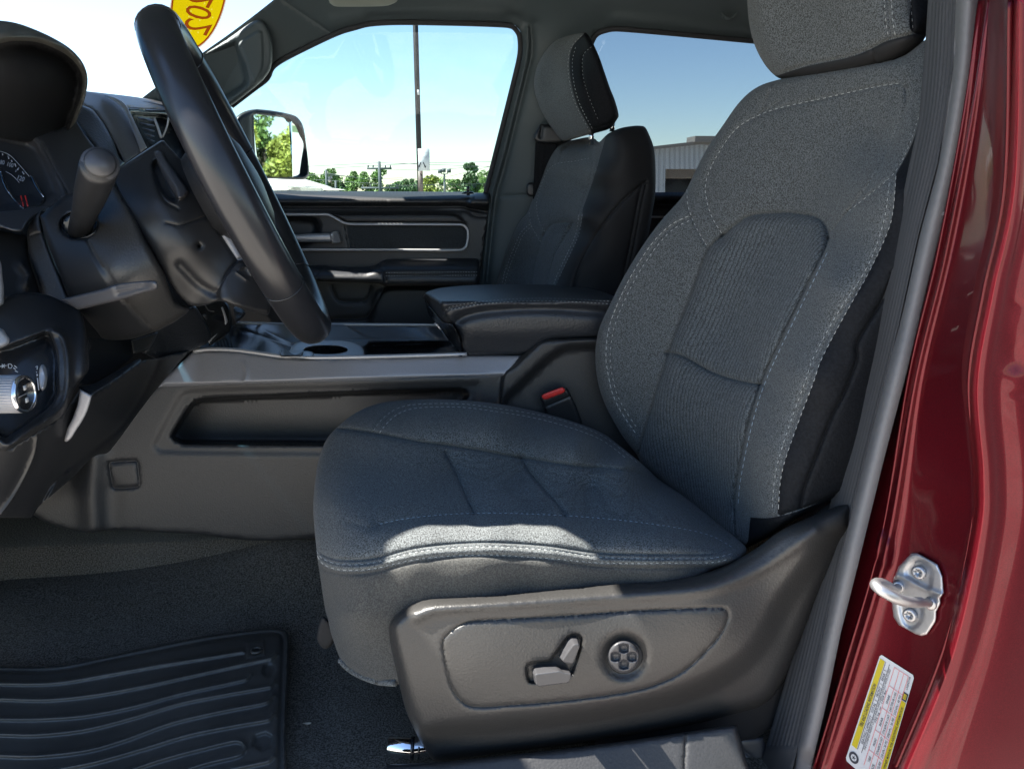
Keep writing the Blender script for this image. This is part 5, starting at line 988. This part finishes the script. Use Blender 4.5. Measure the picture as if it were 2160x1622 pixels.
spoke(1.62*S_, .06, .045, 'spoke', M['plastic_dk']); spoke(-1.62*S_, .06, .045, 'spoke', M['gunmetal']); spoke(math.pi-.45, .04, .035, 'spoke', M['plastic_dk']); spoke(math.pi+.45, .04, .035, 'spoke', M['plastic_dk'])
g = Geo()
for h, a in ((.0, -1.45), (.0, -1.75)): g.lathe(wp(.10, a*S_, .003), Wn, [(0, .016), (.006, .015), (.008, .010)], n=20)
g.build('wheel_buttons', M['chrome'], sw)
# back cover of the hub, seen from the side
HB = D((246, 362, .99), (339, 297, 1.03), (352, 305, 1.02), (440, 420, .97), (470, 520, .955), (560, 640, .97), (268, 447, .94), (346, 576, .925), (414, 645, .95), (458, 625, .94), (330, 420, .93), (400, 520, .92), (470, 634, .935), (525, 655, .95), lam=.03)
pb = [(326, 322), (333, 318), (342, 322), (352, 340), (390, 392), (396, 405), (390, 415), (378, 420), (368, 408), (345, 370)]
hbs = Surf(HB, rnd=(5, .008), grooves=[([(254, 354), (300, 325), (339, 300)], 3, -.003), ([(350, 470), (380, 475), (420, 462), (460, 445)], 1.6, .002), ([(459, 614), (477, 580), (501, 549), (515, 545)], 2.4, .004), ([(440, 450), (455, 480), (481, 518), (501, 549)], 2, .004),
     ([(330, 335), (325, 370), (335, 400), (350, 425), (375, 440)], 2, .003), ([(419, 519), (419.5, 519)], 4, .014), ([(380, 560), (420, 600), (455, 620)], 9, .005), ([(430, 440), (445, 432)], 3, .004), ([(433, 448), (450, 438)], 3, .004), ([(500, 575), (520, 590)], 3, -.002), ([(505, 568), (518, 562), (530, 580)], 1.6, -.002)],
     steps=[(pb, -.012, 3), ([(330, 340), (345, 360), (372, 405), (368, 425), (345, 410), (330, 380), (322, 350)], .014, 5), ([(459, 614), (477, 580), (501, 549, 1), (560, 560, 1), (590, 665, 1), (470, 640, 1)], -.005, 4)])
g = Geo().relief([(246, 362), (270, 342), (300, 322), (325, 306), (339, 297), (346, 297), (352, 305), (380, 335), (420, 380, 1), (470, 450, 1), (530, 560, 1), (572, 640, 1), (568, 660), (560, 666), (525, 656), (500, 648), (470, 636), (458, 636), (440, 642), (414, 646), (396, 641), (368, 613), (346, 576), (315, 521), (268, 447), (244, 395), (242, 375)], hbs, th=.05, step=6,
     regions=[([(455, 478, 1), (478, 488, 1), (515, 548, 1), (501, 549, 1)], 1), (pb, 2)])
g.build('hub_cover', [M['plastic_dk'], M['gunmetal'], M['plastic_sm']], sw)

# ================================================================== outside
g = Geo(); g.add([(-600, -600, -H), (600, -600, -H), (600, 900, -H), (-600, 900, -H)], [(0, 1, 2, 3)])
gr = g.build('ground', mat('car_park_concrete', (.40, .37, .335), .9, bump=('noise', 12, .5, .01), var=(3, .2)), None, smooth_=False); gr['kind'] = 'structure'; gr['label'] = 'pale worn car park surface'
gr['category'] = 'ground'
g = Geo(); g.add([(-600, 45, -H+.01), (600, 45, -H+.01), (600, 900, -H+.01), (-600, 900, -H+.01)], [(0, 1, 2, 3)])
gs = g.build('lawn', mat('grass_green', (.07, .11, .03), .95, var=(1.5, .3)), None, smooth_=False); gs['kind'] = 'structure'; gs['label'] = 'grass beyond the car park'; gs['category'] = 'ground'
g = Geo(); g.add([(1.15, -60, -H+.006), (60, -60, -H+.006), (60, -.25, -H+.006), (1.15, -.25, -H+.006)], [(0, 1, 2, 3)])  # unseen dark patch added so the red pillar reflects less bright ground
rd_ = g.build('reflection_patch', mat('reflection_patch_dark', (.05, .05, .05), .9, bump=('noise', 30, .5, .01), var=(4, .2)), None, smooth_=False); rd_['kind'] = 'structure'; rd_['label'] = 'added dark ground patch, out of view, darkening the pillar paint reflection'; rd_['category'] = 'reflection_patch'
leafm = {}
def leafmat(nm, c):
    return mat(nm, c, .6, var=(.9, .35))
leafs = [leafmat('leaf_dark', (.08, .15, .045)), leafmat('leaf_mid', (.15, .24, .06)), leafmat('leaf_yellow', (.27, .30, .05))]
bark = mat('bark', (.09, .07, .05), .9)
def tree(base, h, w_, lm, label, seed, n=2600, cone=0.0, leaf=.35, group='trees beyond the car park'):
    r_ = np.random.default_rng(seed); t = thing('tree', label, 'tree', base, group)
    b = np.array(base); g = Geo()
    g.tube([b, b+[0, 0, h*.3], b+[w_*.02, 0, h*.6], b+[0, 0, h*.85]], [h*.028, h*.022, h*.014, h*.005], n=8)
    lobes = []
    for i in range(14):
        z = r_.uniform(.22, .92); ww = w_*.5*(1-cone*z)*math.sqrt(max(.05, 1-((z-.5)/.62)**2)); a = r_.uniform(0, 6.283); q = r_.uniform(.15, .75)*ww
        c_ = b+np.array([q*math.cos(a), q*math.sin(a), z*h]); lobes.append((c_, ww*r_.uniform(.28, .5)))
        g.tube([b+[0, 0, h*(z*.55)], (b+[0, 0, h*(z*.6)])*.5+c_*.5, c_], [h*.010, h*.006, h*.002], n=5)
    g.build('trunk', bark, t)
    V, Fc = [], []
    for i in range(n):
        c_, rr = lobes[r_.integers(len(lobes))]; d = r_.normal(size=3); d /= np.linalg.norm(d); p = c_+d*rr*(r_.uniform(.3, 1)**.5)*[1, 1, .85]
        u_ = r_.normal(size=3); u_ /= np.linalg.norm(u_); v_ = np.cross(u_, r_.normal(size=3)); v_ /= np.linalg.norm(v_); s_ = leaf*r_.uniform(.5, 1.2)
        k = len(V); V += [p-u_*s_, p+v_*s_*.55, p+u_*s_, p-v_*s_*.55]; Fc.append((k, k+1, k+2, k+3))
    g = Geo().add(V, Fc); g.build('crown', lm, t, smooth_=False)
def tree_px(pc, ptop, wpx, Y, *a, **k):
    p = at(pc, 400, Y); top = at(pc, ptop, Y); w_ = np.linalg.norm(at(pc+wpx/2, 400, Y)-at(pc-wpx/2, 400, Y))
    tree((p[0], p[1], -H), (top[2]+H)*1.12+.2, w_*1.25, *a, leaf=w_*.055, **k)
TL = [(655, 377, 62, 90, 1, 'bright green bushy tree just right of the mirror', 0), (698, 368, 46, 95, 1, 'rounded green tree in front of the church spire', 0), (722, 379, 50, 110, 0, 'low tree right of the church spire', 0),
      (752, 372, 54, 92, 1, 'wide tree left of the utility pole', 0), (788, 365, 58, 90, 1, 'tallest tree beside the utility pole', 0), (836, 388, 60, 120, 0, 'low hedge-like tree right of the utility pole', 0), (862, 385, 40, 130, 0, 'small tree left of the light pole', 0),
      (902, 381, 52, 85, 2, 'yellow green tree right of the light pole', 0), (922, 385, 34, 95, 1, 'low round tree left of the floodlights', 0), (958, 387, 44, 110, 1, 'low tree right of the floodlights', 0),
      (992, 352, 66, 80, 0, 'tall dark tree with pointed top near the window edge', .55), (1022, 370, 34, 75, 1, 'light green tree at the right edge of the window', 0), (880, 392, 60, 140, 0, 'distant low tree behind the light pole', 0), (630, 388, 40, 120, 0, 'low tree behind the white roof', 0), (1018, 384, 50, 100, 0, 'low tree between the last two trees', 0)]
for i, (a, b, c_, y, k, lb_, cn_) in enumerate(TL): tree_px(a, b, c_, y, leafs[k], lb_, 20+i, cone=cn_)
# light pole with a sign
def boxpx(g, x0, x1, y0, y1, Y, d=.1, m_=0):
    a, b = at(x0, y0, Y), at(x1, y1, Y); g.box((min(a[0], b[0]), Y, min(a[2], b[2])), (max(a[0], b[0]), Y+d, max(a[2], b[2])), m_)
Y0 = 11.0; pl = thing('light_pole', 'tall dark square light pole with a white sign, in the middle of the window', 'pole', (float(at(886, 400, Y0)[0]), Y0, -H))
a = at(886, 400, Y0); g = Geo(); g.box((a[0]-.034, Y0, -H), (a[0]+.034, Y0+.07, 4.2)); g.box((a[0]-.05, Y0-.01, -H), (a[0]+.05, Y0+.09, -H+.05)); g.build('post', mat('dark_bronze_steel', (.014, .012, .014), .5, metal=.4), pl)
g = Geo(); boxpx(g, 881.5, 893, 361, 412, Y0-.02, .02); g.build('access_plate', mat('bronze_plate', (.12, .085, .07), .6), pl)
g = Geo(); boxpx(g, 880, 884.5, 190, 200, Y0-.05, .04); g.build('junction_box', M['white'], pl)
g = Geo(); boxpx(g, 881.5, 907, 314, 361, Y0-.05, .01); sg = g.build('sign', M['white'], pl)
sp_ = Surf(Plane(Y0-.056)); g = Geo()
fpm = mat('faded_print', (.5, .47, .48), .6)
for s_, y, hh, ww in (('TO SEE MORE', 324, 3, 21), ('TRUCKS', 334, 4.5, 20)):
    V_, F_ = text2d(s_); k = ww/V_[:, 0].max(); Geo().add(sp_.xyz(np.c_[883+V_[:, 0]*k, y-V_[:, 1]*hh/.72]), F_, 0).build('lettering', fpm, sg, smooth_=False)
for p0, p1 in (((887.5, 343), (884, 352)), ((893, 343), (897, 353))):
    g = Geo(); g.relief(rib([p0, p1], 2), sp_, th=.004, step=4); g.relief([(p1[0]-2, p1[1]-2, 1), (p1[0]+2, p1[1]-2, 1), (p1[0], p1[1]+2.5, 1)], sp_, th=.004, step=4); g.build('arrow', M['black_ink'], sg, smooth_=False)
# utility poles, floodlights, wires
grey = mat('weathered_pole', (.10, .11, .115), .8)
def upole(px, ptop, Y, label, arms=True):
    p = at(px, 400, Y); t = at(px, ptop, Y)[2]; o = thing('utility_pole', label, 'pole', (p[0], Y, -H), 'utility poles beyond the car park')
    g = Geo().tube([(p[0], Y, -H), (p[0], Y, t)], [.16, .11], n=8); g.build('post', grey, o)
    if arms:
        for dz, hw in ((.5, .9), (1.9, 1.4)):
            g = Geo().box((p[0]-hw, Y-.08, t-dz-.07), (p[0]+hw, Y+.08, t-dz+.07))
            for q in (-.9, -.5, .5, .9): g.lathe((p[0]+hw*q, Y, t-dz+.07), (0, 0, 1), [(0, .06), (.18, .05)], n=6)
            g.build('cross_arm', grey, o)
upole(802, 341, 60, 'utility pole with two cross arms above the trees')
upole(690, 358, 80, 'plain thin pole beside the church spire', False)
upole(709, 381, 85, 'short thin pole right of the church spire', False)
upole(633, 379, 70, 'short dark pole just right of the mirror', False)
p = at(938, 400, 55); fl_ = thing('floodlight_pole', 'thin pole carrying three floodlights, right of the light pole', 'floodlight', (p[0], 55, -H)); t = at(938, 368, 55)[2]
Geo().tube([(p[0], 55, -H), (p[0], 55, t)], [.09, .06], n=8).build('post', grey, fl_)
for x, y in ((928, 362), (936, 360), (947, 361)):
    q = at(x, y, 55); g = Geo().tube([(p[0], 55, t), (p[0]*.4+q[0]*.6, 55, t+.02), q], .03, n=6); g.box(q-np.array([.14, .1, .12]), q+np.array([.14, .1, .14])); g.build('floodlight', grey, fl_)
wires = [((700, 355), (900, 344), (1040, 342), 60), ((640, 352), (802, 344), (1040, 352), 61), ((690, 366), (770, 378), (850, 376), 62), ((802, 357), (900, 360), (1010, 352), 63), ((650, 370), (690, 368), (740, 374), 64), ((820, 381), (950, 372), (1040, 350), 65), ((660, 379), (850, 392), (1030, 388), 66), ((540, 244), (700, 262), (640, 262), 0)]
for i, (a_, b_, c_, Y) in enumerate(wires[:7]):
    o = Geo().tube([at(*a_, Y), at(*b_, Y), at(*c_, Y)], .018, n=5).build('power_wire', grey, None)
    tag(o, ['power wire sagging across the sky above the trees, highest of them', 'power wire crossing at the top of the utility pole', 'power wire dipping left of the utility pole', 'power wire from the lower cross arm to the right', 'power wire ending at the church spire', 'power wire rising to the right past the floodlights', 'lowest power wire, running in front of the trees'][i], 'wire', 'power wires over the car park')
ch = thing('church', 'dark pointed church spire rising behind the trees', 'church', (float(at(699, 400, 100)[0]), 100, -H)); p = at(699, 400, 100)
g = Geo().add([(p[0]-.75, 99.3, 1.1), (p[0]+.75, 99.3, 1.1), (p[0]+.75, 100.7, 1.1), (p[0]-.75, 100.7, 1.1), (p[0], 100, float(at(699, 358, 100)[2]))], [(0, 1, 4), (1, 2, 4), (2, 3, 4), (3, 0, 4), (3, 2, 1, 0)]); g.build('spire', mat('slate', (.09, .10, .11), .8), ch, smooth_=False)
g = Geo().box((p[0]-.6, 99.4, -H), (p[0]+.6, 100.6, 1.1)); g.build('tower', mat('brick', (.25, .2, .16), .9), ch)
wall_m = mat('white_metal_wall', (.62, .62, .58), .6); roofm = mat('pale_metal_roof', (.72, .68, .60), .5)
def lowb(label, x0, x1, ytop, ye, Y, d, name='building'):
    o = thing(name, label, 'building', (float(at(x0, 400, Y)[0]), Y, -H)); a, b = at(x0, ye, Y), at(x1, ye, Y); zt = at(x0, ytop, Y+d/2)[2]
    Geo().box((a[0]+.15, Y+.3, -H), (b[0]-.3, Y+d-.3, a[2]-.03)).build('wall', wall_m, o)
    inset = (b[0]-a[0])*.28
    Geo().add([(a[0]-3, Y, a[2]), (b[0], Y, a[2]), (b[0], Y+d, a[2]), (a[0]-3, Y+d, a[2]), (a[0]-3, Y+d/2, zt), (b[0]-inset, Y+d/2, zt)], [(0, 1, 5, 4), (1, 2, 5), (2, 3, 4, 5), (3, 2, 1, 0), (0, 4, 3)]).build('roof', roofm, o, smooth_=False)
lowb('low building with a pale sloping roof below the wing mirror', 520, 645, 378, 394, 26, 6)
lowb('lower long pale roof behind the first low building', 600, 701, 396, 401, 34, 5)
# metal shed seen through the tinted rear window
sh = thing('metal_shed', 'large ribbed metal shed with an open roller door, behind the tinted window', 'shed', (8, 20, -H)); YS = 20
wl = Surf(Plane(YS)); P = lambda x, y, Y=YS: at(x, y, Y)
xs = np.arange(1340, 1720, 10.4); g = Geo()
def topy(x): return np.interp(x, [1340, 1478, 1640, 1740], [318, 302, 315, 326])
def wallseg(x0, x1, ya0, ya1, yb):
    a, b = P(x0, yb), P(x1, yb); c_, d_ = P(x1, ya1), P(x0, ya0); zb = -H if yb > 405 else a[2]
    g.add([(a[0], YS, zb), (b[0], YS, zb), c_, d_], [(0, 1, 2, 3)])
    m0 = (c_-b)*0+np.array([0, 0, 0]); g.add([(b[0]-.02, YS-.035, zb), (b[0]+.02, YS-.035, zb), (c_[0]+.02, YS-.035, c_[2]), (c_[0]-.02, YS-.035, c_[2]), (b[0]-.02, YS, zb), (b[0]+.02, YS, zb), (c_[0]+.02, YS, c_[2]), (c_[0]-.02, YS, c_[2])], [(0, 1, 2, 3), (1, 5, 6, 2), (4, 0, 3, 7)], 1)
for x in xs:
    x1_ = x+10.4
    if 1406 < (x+x1_)/2 < 1530: wallseg(x, x1_, topy(x), topy(x1_), 357)
    else: wallseg(x, x1_, topy(x), topy(x1_), 420)
g.build('wall', [mat('grey_ribbed_metal', (.38, .39, .40), .5), mat('wall_rib_metal', (.26, .27, .28), .5)], sh, smooth_=False)
g = Geo(); a, b, c_ = P(1340, 314), P(1478, 298), P(1740, 322); a2, b2, c2 = P(1340, 320), P(1478, 305), P(1740, 330)
for p_, q_, r__, s_ in ((a, b, b2, a2), (b, c_, c2, b2)):
    V = [p_, q_, r__, s_]; V = [np.array([v[0], YS-.25, v[2]]) for v in V]+[np.array([v[0], YS+12, v[2]]) for v in V]; g.add(V, [(3, 2, 1, 0), (0, 1, 5, 4), (4, 5, 6, 7), (2, 3, 7, 6), (0, 4, 7, 3), (1, 2, 6, 5)])
q = P(1476, 300); g.box(q-np.array([.25, .4, .02]), q+np.array([.25, .3, .12])); g.build('roof', mat('brown_roof_edge', (.14, .125, .11), .6), sh, smooth_=False)
g = Geo(); a, b = P(1407, 357), P(1530, 377); g.box((a[0], YS+.05, b[2]), (b[0], YS+.1, a[2])); 
for i in range(7): z = a[2]+(b[2]-a[2])*i/7; g.box((a[0], YS+.03, z-.012), (b[0], YS+.05, z+.0))
g.build('roller_door', mat('brown_slats', (.16, .125, .095), .7), sh, smooth_=False)
g = Geo(); g.box((a[0], YS+.6, -H), (b[0], YS+3.0, a[2]+.3)); g.build('dark_interior', M['blackm'], sh)

# ================================================================== wing mirror outside the far door
wm = thing('wing_mirror', 'black door mirror outside the far window with two glass panes', 'mirror', (-.5, 2.3, -.2))
MP = at(575, 310, 2.30); toC = -MP/np.linalg.norm(MP); dr = np.array([1.0, -.02, .035]); dr /= np.linalg.norm(dr); MN = toC+dr; MN /= np.linalg.norm(MN)
mg = NPlane(MP, MN)
outer = [(496, 256), (503, 243), (521, 234), (544, 231), (581, 235), (618, 243), (631, 252), (640, 269), (646, 304), (651, 348), (652, 367), (647, 376), (636, 380), (581, 378), (553, 375), (530, 360), (500, 320)]
hole_ = [(535, 241, 1), (540, 240), (608, 249), (614, 256), (630, 267), (640, 285), (646, 311), (648, 363), (643, 371), (618, 374), (600, 374), (558, 372), (548, 360), (539, 330)]
class Off:
    def __init__(s, p, o): s.p, s.o = p, o
    def __call__(s, q): return s.p(q)-s.o
g = Geo().relief(outer, Surf(Off(mg, .012), rnd=(5, .02)), th=.05, step=5, holes=[hole_])
g.box(at(556, 382, 2.30)-np.array([.0, 0, .03]), at(600, 402, 2.12)); g.build('mirror_housing', M['plastic'], wm)
g = Geo().relief([(496, 256), (503, 243), (521, 234), (546, 231), (538, 240), (534, 250), (536, 300), (542, 345), (548, 368), (530, 360), (500, 320)], Surf(Off(mg, .018), rnd=(8, .02)), th=.03, step=5); g.build('mirror_shell', M['plastic_dk'], wm)
g = Geo().relief([(532, 238, 1), (540, 239), (608, 248), (614, 255), (617, 376, 1), (600, 376), (558, 374), (546, 362)], Surf(mg), th=.004, step=30); g.build('mirror_glass', M['mirror'], wm, smooth_=False)
MN2 = toC+np.array([1, .25, -.03])/np.linalg.norm([1, .25, -.03]); MN2 /= np.linalg.norm(MN2)
g = Geo().relief([(616, 255, 1), (630, 266), (642, 285), (648, 311), (650, 363), (644, 373), (618, 376, 1)], Surf(NPlane(at(632, 320, float(mg([(632, 320)])[0]*rays([(632, 320)])[0][1])), MN2)), th=.004, step=30)
g.build('spotter_glass', M['mirror'], wm, smooth_=False)
# what stands behind the truck on that side, seen in the mirror
MTR = [(24, 1.3, 2.6, 3.4, 2, 'yellow green bush reflected at the left of the mirror'), (26, -.3, 4.3, 3.2, 1, 'tallest loose tree reflected in the mirror'), (23, -1.6, 3.0, 3.0, 2, 'yellow bush reflected at the right of the mirror'), (27, -3.4, 3.3, 3.6, 1, 'green tree reflected at the far edge of the mirror'), (30, 3.2, 3.4, 3.8, 1, 'green tree reflected at the near edge of the mirror'), (25, .4, 2.4, 3.2, 2, 'low yellow bush reflected under the tall tree'), (32, 6.2, 3.6, 4.2, 1, 'broad green tree behind the truck, outermost of the row'), (29, -6.0, 3.2, 4.2, 2, 'yellow green tree behind the truck, innermost of the row')]
for i, (d_, o_, h_, w_, k, lb_) in enumerate(MTR):
    b = MP+dr*d_; tree((b[0], b[1]+o_, -H), h_+H*.2, w_, leafs[k], lb_, 60+i, n=6500, leaf=.095, group='trees reflected in the mirror')
